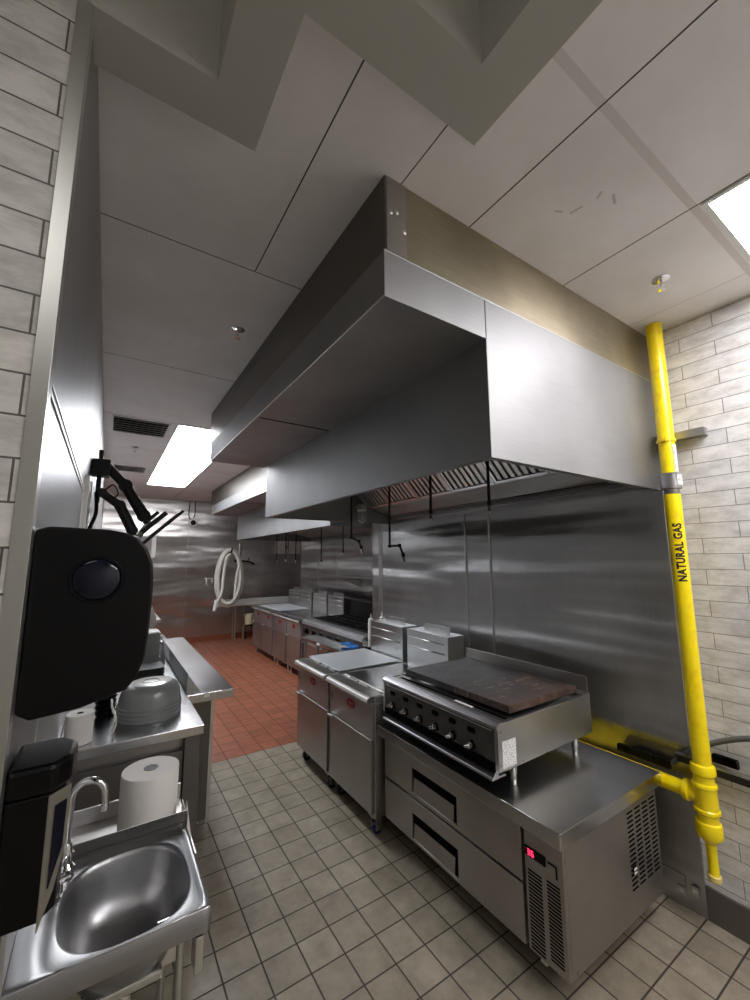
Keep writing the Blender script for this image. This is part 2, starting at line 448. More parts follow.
def vent(x0, x1, y0, y1, n, label):
    t = thing('air_vent', label, 'vent', ((x0+x1)/2, (y0+y1)/2, CE), 'ceiling air vents')
    b = B(); w = .02
    box(b, x0, x1, y0, y0+w, CE-.008, CE-.0003, .001); box(b, x0, x1, y1-w, y1, CE-.008, CE-.0003, .001)
    box(b, x0, x0+w, y0+w, y1-w, CE-.008, CE-.0003, .001); box(b, x1-w, x1, y0+w, y1-w, CE-.008, CE-.0003, .001); part('frame', b, M['frame_white'], t)
    b = B(); box(b, x0+w, x1-w, y0+w, y1-w, CE-.0015, CE-.0004); part('duct_opening', b, M['dark_gap'], t)
    b = B(); st = (y1-y0-2*w)/n
    for i in range(n):
        yy = y0+w+(i+.5)*st
        box(b, x0+w, x1-w, yy-st*.42, yy+st*.42, CE-.006, CE-.004, 0, rot=Matrix.Rotation(math.radians(25), 4, 'X'))
    part('louver', b, M['frame_white'], t)
vent(-.06, .42, 4.12, 4.66, 7, 'white louvered ceiling vent nearest the camera, beside the bright panels')
vent(-.02, .38, 6.3, 6.75, 6, 'small louvered ceiling vent farther back, behind the black monitor arm')

# ------------------------------------------------------------------ exhaust hoods
def hood(y0, y1, ys, x_led, x_sk, xw, nf, label, base_y, endcap=True):
    t = thing('exhaust_hood', label, 'hood', ((x_led+xw)/2, base_y, .364), 'long stainless exhaust hoods')
    zb, zm, zt = .364, .824, .985; th = .003
    # canopy skirt (open underneath)
    b = B()
    box(b, x_sk, x_sk+th, y0, ys, zb, zm, .0008)
    box(b, x_sk+th, xw-.001, y0, y0+th, zb, zt-.0001, .0008)
    box(b, x_sk+th, xw-.001, ys-th, ys, zb, zt, .0008)
    box(b, x_sk+th, x_sk+.03, y0+th, ys-th, zb, zb+.003); box(b, x_sk+.03, xw-.02, y0+th, y0+.03, zb, zb+.003)
    box(b, x_sk+.03, xw-.02, ys-.03, ys-th, zb, zb+.003)
    box(b, x_sk+th, xw-.001, y0+th, ys-th, zt-.004, zt)
    part('canopy', b, M['steel_hood'], t)
    # front supply plenum (ledge)
    ye = y1; b = B()
    box(b, x_led, x_sk-.0005, y0, ye, zm, zt, .0015)
    l = part('supply_plenum', b, M['steel_hood'], t)
    b = B(); ysm = y0+(ye-y0)*.505; box(b, x_led+.02, x_sk-.002, ysm-.003, ysm+.003, zm-.0035, zm-.0002); 
    part('seam', b, M['dark_gap'], l)
    b = B(); box(b, x_led-.0018, x_led-.0002, y0+.002, ye-.002, zm-.002, zm+.005, .0008); part('edge_strip', b, M['alu'], l)
    # cladding up to the ceiling
    b = B()
    box(b, x_led+.006, x_led+.012, y0+.004, ye+.08, zt+.0005, CE-.001, .001)
    part('side_cladding', b, M['side_dark'], t, 'dark dirty side cladding')
    b = B(); box(b, x_led+.095, xw-.001, y0+.004, y0+.010, zt+.0005, CE-.001, .001)
    part('end_cladding', b, M['steel_clad'], t, 'tan tarnished end cladding')
    b = B(); box(b, x_led+.0125, x_led+.094, y0+.002, y0+.008, zt+.0005, CE-.001, .001)
    cp = part('corner_plate', b, M['steel_door'], t)
    b = B()
    for zz, xx in ((1.14, x_led+.03), (1.15, x_led+.055), (1.09, x_led+.085)): b = B(); lathe(b, [(.0,-.003), (.006,-.002), (.009,0)], (xx, y0+.002, zz), 10, 'Y'); part('screw', b, M['alu'], cp)
    b = B(); box(b, x_led+.095, xw-.001, y0-.0005, y0+.006, zt-.0005, zt+.008, .002); box(b, x_led+.0, x_led+.095, y0-.001, y0+.006, zt-.0005, zt+.006, .002)
    part('joint_strip', b, M['galv'], t)
    # filters
    A = Vector((x_sk+.70, 0, .90)); C = Vector((x_sk+1.062, 0, .533)); d = (C-A); L = d.length; d.normalize(); nrm = Vector((-d.z, 0, d.x))*1
    if nrm.z > 0: nrm = -nrm
    w = (ys-y0-.08)/nf
    for i in range(nf):
        ya = y0+.04+i*w; yb = ya+w-.006; b = B()
        R = Matrix.Rotation(math.atan2(-d.z, d.x), 4, 'Y')
        def slab(s0, s1, u0, u1, n0, n1):
            tt = bmesh.new(); bmesh.ops.create_cube(tt, size=1)
            for v in tt.verts:
                s = (s0+s1)/2+v.co.x*(s1-s0); u = (u0+u1)/2+v.co.y*(u1-u0); q = (n0+n1)/2+v.co.z*(n1-n0)
                v.co = Vector((A.x, 0, A.z)) + d*s + nrm*q + Vector((0,u,0))
            merge(b, tt)
        slab(0, L, ya, ya+.018, 0, .045); slab(0, L, yb-.018, yb, 0, .045); slab(0, .018, ya, yb, 0, .045); slab(L-.018, L, ya, yb, 0, .045)
        f = part('filter_frame', b, M['galv'], t)
        b = B(); nb = 7; pw = (yb-ya-.036)/nb
        for k in range(nb):
            u = ya+.018+pw*(k+.5); slab(.018, L-.018, u-pw*.30, u+pw*.30, .03, .034)
            slab(.018, L-.018, u-pw*.30, u-pw*.26, .016, .034); slab(.018, L-.018, u+pw*.26, u+pw*.30, .016, .034)
        part('baffle', b, M['baffle'], f)
        b = B(); slab(.018, L-.018, ya+.018, yb-.018, .001, .004); part('backing', b, M['dark_gap'], f)
    b = B()
    prism(b, [(C.x-.01,C.z-.012), (C.x+.03,C.z-.03), (xw-.03,.432), (xw-.03,.44), (C.x+.03,C.z), (C.x-.01,C.z+.02)], 'Y', y0+.035, ys-.035)
    part('lower_panel', b, M['steel_door'], t)
    b = B(); prism(b, [(x_sk+.60,zt-.006), (A.x,A.z+.03), (A.x+.004,A.z), (C.x-.012,C.z-.01), (C.x-.012,C.z-.006)][:3]+[(A.x+.004,zt-.006)], 'Y', y0+.035, ys-.035)
    part('upper_panel', b, M['steel_door'], t)
    b = B(); box(b, xw-.045, xw-.002, y0+.035, ys-.035, .405, .435, .004); part('grease_gutter', b, M['steel_hood'], t)
    b = B(); tube(b, [(xw-.075, y0+.05, .452), (xw-.075, ys-.04, .452)], .011, 10); part('supply_pipe', b, M['black_steel'], t)
    return t
hood(.965, 3.56, 3.49, .672, 1.138, XR, 6, 'large near stainless exhaust hood with open canopy above the griddle and fryers', 2.2)
hood(3.94, 7.90, 7.72, 1.56, 2.0, 3.5, 8, 'farther stainless exhaust hood above the stove, over the red tile floor', 5.9)

# fire suppression drop pipes
def drop(pts, label, tip=True, nozzle_dir=(0,0,-1), r=.0085):
    p = pts[0]; t = thing('drop_pipe', label, 'pipe', p, 'fire suppression drop pipes under the hoods')
    b = B(); [cyl(b, p0_, p1_, r, r, 12) for p0_, p1_ in zip(pts, pts[1:])]
    part('pipe', b, M['black_steel'], t)
    e = Vector(pts[-1]); d = Vector(nozzle_dir).normalized()
    b = B(); cyl(b, e-d*.012, e+d*.014, r*1.5, r*1.5, 12); part('fitting', b, M['black_steel'], t)
    for q in pts[1:-1]: b = B(); lathe(b, [(0,-.014), (.012,-.011), (.015,0), (.012,.011), (0,.014)], q, 12); part('elbow', b, M['black_steel'], t)
    b = B(); cyl(b, e+d*.014, e+d*.045, .008, .010, 12); n = part('nozzle', b, M['chrome'], t)
    b = B(); lathe(b, [(0,-.008),(.010,-.006),(.013,0),(.010,.006),(0,.008)], tuple(e+d*.05), 10); part('nozzle_cap', b, M['alu'], n)
    return t
X1 = 1.72
drop([(X1,2.99,.9795), (X1,2.99,.18), (X1+.02,2.90,.15), (X1+.02,2.86,.095)], 'black drop pipe with bent end below the far end of the near hood', nozzle_dir=(0,-.3,-1))
drop([(X1,2.43,.9795), (X1,2.43,.095), (X1,2.31,.095), (X1,2.27,.03)], 'black drop pipe with stepped elbow hanging above the fryers', nozzle_dir=(0,-.25,-1))
drop([(X1,1.97,.9795), (X1,1.97,.30)], 'short straight black drop pipe with clear tip over the griddle')
drop([(X1,1.49,.9795), (X1,1.49,.30)], 'straight black drop pipe nearest the corner of the near hood')
X2 = 2.58
for (y, z, lab) in ((4.70,.10,'farther drop pipe hanging nearest over the stove'), (5.35,-.02,'longer drop pipe hanging beside the stove under the far hood'), (6.30,.0,'thin drop pipe over the far single fryers'), (6.75,.02,'thin drop pipe hanging in front of the grey box'), (7.20,.0,'thin dark drop pipe at the far end of the far hood')):
    drop([(X2,y,.9795), (X2,y,z)], lab, r=.008)
# hood lamp
t = thing('hood_lamp', 'small caged glass lamp inside the far end of the near hood', 'lamp', (2.0,3.30,.49))
b = B(); lathe(b, [(.0,.10),(.045,.10),(.05,.05),(.04,.03),(.0,.03)], (2.05,3.36,.43), 20); part('socket', b, M['alu'], t)
b = B(); lathe(b, [(.036,.03),(.042,0),(.036,-.05),(.02,-.075),(.0,-.08)], (2.05,3.36,.43), 20); part('glass_jar', b, M['glass'], t)
b = B()
for k in range(4):
    a = k*math.pi/4+.3; tube(b, [(2.05+.047*math.cos(a),3.36+.047*math.sin(a),.46), (2.05+.047*math.cos(a),3.36+.047*math.sin(a),.38), (2.05,3.36,.345), (2.05-.047*math.cos(a),3.36-.047*math.sin(a),.38), (2.05-.047*math.cos(a),3.36-.047*math.sin(a),.46)], .0025, 6)
part('cage', b, M['chrome'], t)
b = B(); tube(b, [(2.05,3.40,.52), (2.05,3.485,.52)], .012, 10); part('conduit', b, M['alu'], t)

# ------------------------------------------------------------------ chef base refrigerator
FX0, FX1, FY0, FY1, FZ0, FZ1 = 1.57, 2.34, 1.073, 2.288, -1.572, -1.098
t = thing('refrigerated_base', 'low stainless refrigerated drawer base with red display under the griddle', 'refrigerator', (1.95, 1.68, FL))
b = B(); box(b, FX0+.012, FX1, FY0, FY1, FZ0, FZ1, .003); body = part('cabinet', b, M['steel_door'], t)
b = B(); prism(b, rrect(1.515, 2.352, 1.045, 2.292, .004, 3), 'Z', FZ1+.003, -1.036, .0025)
part('worktop', b, M['steel_top'], t)
b = B(); box(b, FX0-.004, FX1, FY0-.002, FY1, FZ1+.0002, FZ1+.0028); part('lip_shade', b, M['dark_gap'], t)  # near-black strip paints the shade of the gap below the worktop
DY0, DY1 = 1.262, 2.275
def drawer(z0, z1):
    b = B(); hy0, hy1, hz0, hz1 = 1.645, 2.005, z1-.205, z1-.075
    x0, x1 = FX0-.012, FX0+.011
    box(b, x0, x1, DY0, hy0, z0, z1, .002); box(b, x0, x1, hy1, DY1, z0, z1, .002)
    box(b, x0, x1, hy0-.001, hy1+.001, hz1, z1, .002); box(b, x0, x1, hy0-.001, hy1+.001, z0, hz0, .002)
    d = part('drawer', b, M['steel_door'], t)
    b = B(); box(b, FX0+.0, x1-.0005, hy0+.0, hy1-.0, hz0, hz1); part('handle_recess', b, M['dark_gap'], d)
    b = B(); prism(b, [(FX0-.009,hz0), (FX0-.001,hz0), (FX0-.001,hz0+.075), (FX0-.003,hz0+.078)], 'Y', hy0+.03, hy1-.008, .001)
    part('handle', b, M['steel_door'], d)
drawer(-1.333, -1.108); drawer(-1.566, -1.345)
b = B(); box(b, FX0-.006, FX0+.011, FY0+.001, DY0-.012, FZ0+.002, FZ1-.002, .002)
g = part('control_panel', b, M['steel_door'], t)
b = B()
for ya, yb, za, zb_ in ((1.172,1.238,-1.562,-1.268), (1.092,1.150,-1.545,-1.262)):
    n = 22
    for i in range(n):
        z = za+(zb_-za)*(i+.5)/n
        box(b, FX0-.0075, FX0-.0058, ya, yb, z-.0038, z+.0038, .001, 1)
part('vent_slot', b, M['dark_gap'], g)
b = B(); box(b, FX0-.012, FX0-.0055, 1.150, 1.248, -1.222, -1.186, .003); dsp = part('display', b, M['black_plastic'], g)
# seven segment digits 3 6 (numeral height 20 mm)
b = B()
def seg7(yc, zc, on, hgt=.02, w=.010):
    x = FX0-.0135
    S = {'a':(0,1,'h'), 'g':(0,0,'h'), 'd':(0,-1,'h'), 'f':(1,.5,'v'), 'b':(-1,.5,'v'), 'e':(1,-.5,'v'), 'c':(-1,-.5,'v')}
    for s in on:
        dy, dz, k = S[s]; yy = yc+dy*w/2; zz = zc+dz*hgt/2
        if k == 'h': box(b, x, x+.002, yy-w*.42, yy+w*.42, zz-.0013, zz+.0013)
        else: box(b, x, x+.002, yy-.0013, yy+.0013, zz-hgt*.21, zz+hgt*.21)
seg7(1.225, -1.203, 'abgcd'); seg7(1.207, -1.203, 'afgedc')
part('digits', b, M['led'], dsp)
b = B(); box(b, FX0-.009, FX0-.0055, 1.100, 1.140, -1.200, -1.194); box(b, FX0-.009, FX0-.0055, 1.100, 1.106, -1.240, -1.194); part('switch_guard', b, M['black_plastic'], g)
# side grille of slots and electric plug plate
b = B()
for c in range(4):
    x0 = 2.058+c*.070
    n = 17
    for i in range(n):
        z = -1.455+i*.0192
        box(b, x0, x0+.052, FY0-.0015, FY0+.001, z-.004, z+.004, .001, 1, rot=Matrix.Rotation(math.radians(0), 4, 'Y'))
part('side_vent', b, M['dark_gap'], t)
b = B(); box(b, 2.068, 2.10, FY0-.006, FY0-.0015, -1.40, -1.362, .002)
pl = part('outlet_plate', b, M['black_plastic'], t)
b = B(); box(b, 2.072, 2.096, FY0-.0075, FY0-.006, -1.379, -1.370); box(b, 2.072, 2.096, FY0-.0075, FY0-.006, -1.394, -1.386); part('outlet_slot', b, M['white_plastic'], pl)
b = B()
for x, z in ((1.60,-1.10), (2.32,-1.10), (1.61,-1.555), (2.0,-1.10), (2.30,-1.555)): b = B(); lathe(b, [(0,-.004), (.004,-.003), (.005,0)], (x, FY0, z), 10, 'Y'); part('screw', b, M['chrome'], t)
def caster(parent, x, y, ztop, r=.038, leg=False, m=None):
    if leg:
        b = B(); cyl(b, (x,y,ztop), (x,y,FL+.05), .02, .02, 16); cyl(b, (x,y,FL+.05), (x,y,FL), .016, .022, 16)
        return part('leg', b, M['alu'], parent)
    b = B(); box(b, x-.04, x+.04, y-.035, y+.035, ztop-.008, ztop, .001)
    box(b, x-.022, x+.022, y-.030, y-.026, FL+r*.9, ztop-.006); box(b, x-.022, x+.022, y+.026, y+.030, FL+r*.9, ztop-.006)
    c = part('caster', b, M['alu'], parent)
    b = B(); lathe(b, [(0,-.02), (r*.9,-.02), (r,-.014), (r,.014), (r*.9,.02), (0,.02)], (x,y,FL+r), 24, 'Y'); part('wheel', b, m or M['black_matt'], c)
    return c
b = B(); box(b, FX0+.015, FX0+.04, 1.185, 1.215, FZ0-.032, FZ0-.0005, .002); part('caster_lock', b, M['alu'], t)
for x, y in ((1.72,1.28), (2.24,1.25), (1.72,2.16), (2.24,2.16)): caster(t, x, y, FZ0)

# ------------------------------------------------------------------ griddle
gy0, gy1, gx0, gx1 = 1.355, 2.282, 1.552, 2.318
t = thing('countertop_griddle', 'wide stainless gas griddle with browned plate and six knobs on the low base', 'griddle', (1.93, 1.82, -1.036))
b = B()
prism(b, [(gx0,-.955), (gx0,-.772), (gx0+.01,-.752), (gx1,-.748), (gx1,-.948), (gx0+.05,-.958)], 'Y', gy0, gy0+.022, .0012)
part('side_panel', b, M['steel'], t)
b = B()
prism(b, [(gx0,-.955), (gx0,-.772), (gx0+.01,-.752), (gx1,-.748), (gx1,-.948), (gx0+.05,-.958)], 'Y', gy1-.022, gy1, .0012)
part('side_panel', b, M['steel'], t)
b = B(); box(b, gx0+.03, gx1-.01, gy0+.022, gy1-.022, -.93, -.79, .002); box(b, gx0+.01, gx0+.14, gy0+.022, gy1-.022, -.80, -.756, .002)
box(b, gx0+.04, gx1-.01, gy0+.022, gy1-.022, -.95, -.932)
part('body', b, M['steel_door'], t)
b = B(); box(b, gx0+.004, gx0+.03, gy0+.021, gy1-.021, -.925, -.772, .003); cp = part('control_panel', b, M['panel_dark'], t)
b = B(); prism(b, [(gx0-.006,-.776), (gx0-.006,-.762), (gx0+.012,-.750), (gx0+.05,-.750), (gx0+.05,-.76), (gx0+.02,-.776)], 'Y', gy0+.001, gy1-.001, .001)
part('front_rail', b, M['steel'], t)
b = B(); box(b, gx0-.002, gx0+.004, gy0+.04, gy1-.03, -.790, -.786, .001); part('trim_line', b, M['alu'], cp)
for i in range(6):
    y = gy0+.128+i*.131 + (.012 if i else 0)
    yk = 1.526+i*.1315
    b = B(); prism(b, rrect(yk-.030, yk+.022, -.838, -.814, .010, 4), 'X', gx0+.0005, gx0+.0045)
    part('sight_slot', b, M['dark_gap'], cp)
    zk = -.898+.0
    b = B(); lathe(b, [(0,-.012), (.020,-.011), (.023,0), (.023,.008)], (gx0+.0,yk-.004,zk+.004), 20, 'X'); k = part('knob', b, M['black_plastic'], t)
    b = B(); box(b, gx0-.034, gx0-.010, yk-.022, yk+.014, zk-.002, zk+.012, .004, rot=Matrix.Rotation(math.radians(-22), 4, 'X')); lathe(b, [(0,-.020),(.013,-.018),(.016,-.010)], (gx0,yk-.004,zk+.005), 16, 'X'); part('knob_grip', b, M['chrome'], k)
# grease tray under the panel
b = B(); prism(b, [(gx0-.044,-.978), (gx0-.044,-.966), (gx0-.041,-.964), (gx0-.038,-.968), (gx0+.05,-.972), (gx0+.05,-.980)], 'Y', gy0+.006, gy1-.06, .001)
prism(b, [(gx0-.042,-.978), (gx0-.001,-.978), (gx0-.001,-.93)], 'Y', gy0+.004, gy0+.007)
part('drip_tray', b, M['steel'], t)
b = B(); box(b, gx0-.002, gx0+.03, gy0+.023, gy1-.023, -.962, -.9255); part('gap_shade', b, M['dark_gap'], t)  # near-black box puts the shade under the control panel into colour
# plate
b = B(); box(b, 1.668, 2.235, gy0+.025, 2.195, -.735, -.700, .003); pt = part('griddle_plate', b, M['griddle'], t)
b = B(); box(b, 1.640, 1.664, gy0+.03, gy1-.06, -.757, -.7552); part('grease_trough', b, M['dark_gap'], t)
b = B(); box(b, gx1-.075, gx1-.0, gy0+.0, gy1-.0, -.748, -.741, .002); box(b, gx1-.018, gx1-.012, gy0+.002, gy1, -.745, -.655, .002); 
part('back_splash', b, M['steel_door'], t)
b = B(); box(b, 1.62, 1.628, 1.60, 1.70, -.7565, -.748, .002); box(b, 1.612, 1.632, 1.575, 1.70, -.752, -.7485, .001); part('scraper_tag', b, M['white_plastic'], t)
for x, y in ((1.70,1.40), (2.215,1.40), (1.70,2.22), (2.215,2.22)):
    b = B(); cyl(b, (x,y,-.956), (x,y,-1.012), .019, .017, 18); cyl(b, (x,y,-1.012), (x,y,-1.036), .012, .015, 18); part('leg', b, M['alu'], t)
b = B(); box(b, 1.578, 1.672, gy0-.0008, gy0-.0001, -.945, -.83); part('rating_label', b, M['label'], t, 'white printed label')
b = B()
for x, z in ((1.567,-.79), (1.567,-.93), (1.9,-.95), (2.29,-.93), (1.72,-.945)): b = B(); lathe(b, [(0,-.003), (.003,-.002), (.004,0)], (x, gy0, z), 8, 'Y'); part('screw', b, M['chrome'], t)

# ------------------------------------------------------------------ fryers
def fryer(x0, y0, w, label, group, cover=None, wide=False, detail=True, fo=(.05,.042), flue_x=.71, flue_d=.17):
    """x0 front plane, y0 near side, w width"""
    t = thing('deep_fryer', label, 'fryer', (x0+.35, y0+w/2, FL), group)
    y1 = y0+w; zb, zt = -1.59, -.872
    b = B(); box(b, x0+.022, x0+flue_x, y0, y1, zb, zt-.05, .003)
    # rim around the pot
    box(b, x0+.02, x0+.13, y0, y1, zt-.05, zt-.006, .003); box(b, x0+flue_x-.10, x0+flue_x, y0, y1, zt-.05, zt-.002, .003)
    box(b, x0+.13, x0+flue_x-.10, y0, y0+.03, zt-.05, zt-.004, .003); box(b, x0+.13, x0+flue_x-.10, y1-.03, y1, zt-.05, zt-.004, .003)
    part('cabinet', b, M['steel_fryer'], t)
    nb = 2 if wide else 1; bw = w/nb
    for i in range(nb):
        a, c = y0+i*bw, y0+(i+1)*bw
        b = B(); box(b, x0, x0+.021, a+.018, c-.006, zb+.02, -1.140, .003); d = part('door', b, M['steel_door'], t)
        b = B(); box(b, x0-.026, x0+.001, c-.075, c-.008, -1.152, -1.134, .005); part('handle', b, M['alu'], d)
        b = B(); prism(b, [(x0+.004,-1.132), (x0+.022,-1.132), (x0+.022,zt-.04), (x0-.002,zt-.04)], 'Y', a+.010, c-.006, .002); p = part('front_panel', b, M['steel_fryer'], t)
        yc = (a+c)/2-.02 if not wide else (a+c)/2-.05
        b = B(); prism(b, [(yc+.052*math.cos(k*math.pi/12), -.985+.030*math.sin(k*math.pi/12)) for k in range(24)], 'X', x0-.004, x0+.012, .001)
        bd = part('badge', b, M['red_badge'], p, 'red oval badge')
        if detail:
            b = B(); tube(b, [(x0-.0048, yc+.034-.068*k/16, -.985+.006*math.sin(k*1.9)+.004) for k in range(17)], .0016, 5); tube(b, [(x0-.0048, yc+.018-.036*k/8, -1.000+.003*math.sin(k*2.3)) for k in range(9)], .0012, 5)
            part('badge_script', b, M['badge_script'], bd)
        # front rail, rounded nose
        b = B(); prism(b, [(x0-.040,zt-.026), (x0-.034,zt-.038), (x0-.018,zt-.040), (x0+.02,zt-.036), (x0+.075,zt-.006), (x0+.075,zt+.002), (x0-.012,zt-.002), (x0-.032,zt-.010)], 'Y', a+.006, c-.004, .0015)
        part('front_rail', b, M['alu'], t)
    if detail:
        b = B()
        for k in range(3): box(b, x0+.080+k*.004, x0+.096+k*.004, y0+.05+k*.15, y0+.16+k*.15, zt-.004, zt+.006, .002)
        tube(b, [(x0+.11,y0+.03,zt+.004), (x0+.11,y1-.04,zt+.004)], .005, 8)
        part('basket_rest', b, M['alu'], t)
        b = B(); box(b, x0-.004, x0+.003, y0+.014, y0+.05, -1.02, -.96, .002) if False else box(b, x0-.0035, x0+.004, y1-.045, y1-.012, -1.03, -.965, .002); part('data_plate', b, M['steel_door'], t)
    # lid over the pot
    b = B()
    if cover == 'bright':
        box(b, x0+.10, x0+flue_x-.02, y0+.006, y1-.002, zt+.004, zt+.012, .003); tube(b, [(x0+.25, y0+w*.5, zt+.012), (x0+.25,y0+w*.5,zt+.014)], .01, 8)
        part('lid', b, M['lid_bright'], t, 'bright flat metal lid')
    else:
        box(b, x0+.10, x0+flue_x-.04, y0+.02, y1-.02, zt-.012, zt+.0, .003); part('lid', b, M['steel_top'], t)
    # flue riser at the back
    fx = x0+flue_x
    for i in range(nb):
        a, c = y0+i*bw, y0+(i+1)*bw
        b = B(); a += fo[0]; c += .012-fo[1]; box(b, fx, fx+flue_d, a, c-.012, zt-.02, -.588, .003); f = part('flue', b, M['galv'], t)
        b = B()
        for zz in (-.648, -.722):
            tube(b, [(fx-.004, a+.045, zz), (fx-.004, c-.035, zz)], .0045, 8)
        part('basket_hanger', b, M['alu'], f)
        b = B(); box(b, fx+flue_d-.0995, fx+flue_d-.096, a+.05, c-.16, -.5875, -.530, .001); part('flue_deflector', b, M['galv'], f)
    for xx in (x0+.08, x0+.62):
        for yy in (y0+.05, y1-.05):
            if xx < x0+.1 and yy < y0+.1 and detail: caster(t, xx-.02, yy, zb, m=M['blue_cap'] if yy < 2.5 else None, r=.030)
            else: caster(t, xx, yy, zb, leg=not detail)
    return t
G1 = 'red badged fryers beside the griddle'
fryer(1.492, 2.315, .595, 'steel deep fryer next to the griddle, plain dark lid and red oval badge', G1)
fryer(1.492, 2.935, .595, 'steel deep fryer covered by a bright flat lid, away from the griddle', G1, cover='bright', fo=(.0,.09))
G2 = 'far fryers standing on the red tiles'
fryer(2.42, 5.66, .55, 'far single fryer closest to the stove, red badge', G2, detail=False, flue_x=.70, flue_d=.13, fo=(.0,.012))
fryer(2.42, 6.24, .55, 'far single fryer between the stove-side fryer and the double one', G2, detail=False, flue_x=.70, flue_d=.13, fo=(.0,.012))
fryer(2.42, 6.85, 1.08, 'far double fryer with bright lid, next to the steel table', G2, cover='bright', wide=True, detail=False, flue_x=.70, flue_d=.13, fo=(.0,.012))
# squeeze bottles
def bottle(x, y, z, h, label):
    t = thing('squeeze_bottle', label, 'bottle', (x,y,z), 'white squeeze bottles behind the fryer')
    b = B(); lathe(b, [(0,z), (.028,z), (.030,z+.01), (.030,z+h*.72), (.024,z+h*.78), (0,z+h*.78)], (x,y,0), 20); part('body', b, M['white_plastic'], t)
    b = B(); lathe(b, [(.027,z+h*.76), (.027,z+h*.83), (.012,z+h*.86), (.004,z+h), (0,z+h)], (x,y,0), 20); part('nozzle_cap', b, M['white_plastic'], t)

# ------------------------------------------------------------------ far stove
t = thing('gas_stove', 'black and steel six burner gas stove beyond the fryers', 'stove', (2.8, 4.78, FL))
sy0, sy1, sx = 3.95, 5.60, 2.44
b = B(); box(b, sx+.02, 3.25, sy0, sy1, -1.55, -.86, .004); part('cabinet', b, M['black_steel'], t)
b = B(); prism(b, [(sx-.03,-.900), (sx-.02,-.86), (sx+.02,-.84), (sx+.12,-.838), (sx+.12,-.87), (sx+.02,-.905)], 'Y', sy0, sy1, .002); part('front_rail', b, M['steel_fryer'], t)
b = B(); prism(b, [(sx-.005,-1.06), (sx+.02,-1.06), (sx+.02,-.90), (sx-.015,-.905)], 'Y', sy0+.005, sy1-.005, .001); cp = part('control_panel', b, M['panel_dark'], t)
for i in range(7):
    y = sy0+.14+i*.225; b = B(); lathe(b, [(0,-.045), (.032,-.042), (.036,-.01), (.048,0), (0,0)], (sx-.012,y,-.985), 18, 'X'); k = part('knob', b, M['black_plastic'], t)
    b = B(); box(b, sx-.062, sx-.055, y-.004, y+.004, -1.008, -.962, .002); part('knob_pointer', b, M['chrome'], k)
for i in range(2):
    a = sy0+.03+i*.80; b = B(); box(b, sx-.012, sx+.018, a, a+.77, -1.50, -1.10, .006); d = part('oven_door', b, M['steel_door'], t)
    b = B(); tube(b, [(sx-.012,a+.06,-1.135), (sx-.055,a+.06,-1.135), (sx-.055,a+.71,-1.135), (sx-.012,a+.71,-1.135)], .011, 10); part('handle', b, M['alu'], d)
for i in range(6):
    ya = sy0+.03+i*.265
    for j in range(2):
        xa = sx+.14+j*.30; b = B(); yb, xb = ya+.25, xa+.285; z = -.825
        for yy in (ya+.008, (ya+yb)/2, yb-.008): box(b, xa, xb, yy-.006, yy+.006, z-.012, z+.002, .001)
        for xx in (xa+.008, (xa+xb)/2, xb-.008): box(b, xx-.006, xx+.006, ya, yb, z-.012, z+.002, .001)
        for k in range(6):
            an = k*math.pi/3; box(b, (xa+xb)/2+.03, (xa+xb)/2+.10, (ya+yb)/2-.004, (ya+yb)/2+.004, z-.004, z+.006, 0, rot=Matrix.Rotation(an, 4, 'Z'), piv=((xa+xb)/2,(ya+yb)/2,z))
        gr = part('burner_grate', b, M['cast_iron'], t)
        b = B(); lathe(b, [(0,-.857), (.05,-.857), (.045,-.842), (.02,-.836), (0,-.836)], ((xa+xb)/2,(ya+yb)/2,0), 16); part('burner', b, M['cast_iron'], gr)
b = B(); box(b, 3.20, 3.27, sy0, sy1, -.87, -.60, .004); box(b, 3.12, 3.27, sy0, sy1, -.61, -.595, .003); part('back_guard', b, M['black_steel'], t)
for x in (sx+.08, 3.18):
    for y in (sy0+.08, sy1-.08): caster(t, x, y, -1.55, leg=True)
# landing shelf (low worktable) in front of the stove's near end
t = thing('low_worktable', 'low flat steel worktable between the covered fryer and the stove knobs', 'table', (2.28, 4.2, FL))
b = B(); box(b, 2.13, 2.36, 3.72, 4.95, -.985, -.955, .004); tp = part('tabletop', b, M['steel_top'], t)
b = B(); box(b, 2.127, 2.1295, 4.42, 4.50, -.983, -.958); part('price_tag', b, M['white_plastic'], tp)
for x in (2.16, 2.33):
    for y in (3.77, 4.89): b = B(); cyl(b, (x,y,-.985), (x,y,FL), .02, .018, 14); part('leg', b, M['alu'], t)
b = B(); box(b, 2.14, 2.35, 3.75, 4.91, -1.50, -1.48, .003); part('undershelf', b, M['steel'], t)
b = B()
for i in range(9): lathe(b, [(0,-.012), (.035+.01*random.random(),-.004), (.03,.012), (0,.018)], (2.27+.06*random.random(), 3.86+.032*i, -.937+.02*random.random()), 8)
bmesh.ops.remove_doubles(b, verts=b.verts[:], dist=.002)
single('cleaning_cloth', b, M['blue'], 'crumpled bright blue cloth lying on the low worktable', 'cloth', (2.3,3.95,-.955))
bottle(2.36, 3.60, -.862, .27, 'taller white squeeze bottle standing against the fryer flue') if False else None
t = thing('wall_shelf', 'slim steel wall shelf above the stove, seen at its end', 'shelf', (3.3, 4.9, -.30))
b = B(); box(b, 3.10, 3.498, 4.0, 5.95, -.305, -.285, .003); box(b, 3.10, 3.108, 4.0, 5.95, -.305, -.27, .002); part('board', b, M['steel'], t)
for y in (4.2, 5.75): b = B(); prism(b, [(3.14,-.306), (3.498,-.306), (3.498,-.46)], 'Y', y-.002, y+.002); part('bracket', b, M['steel'], t)

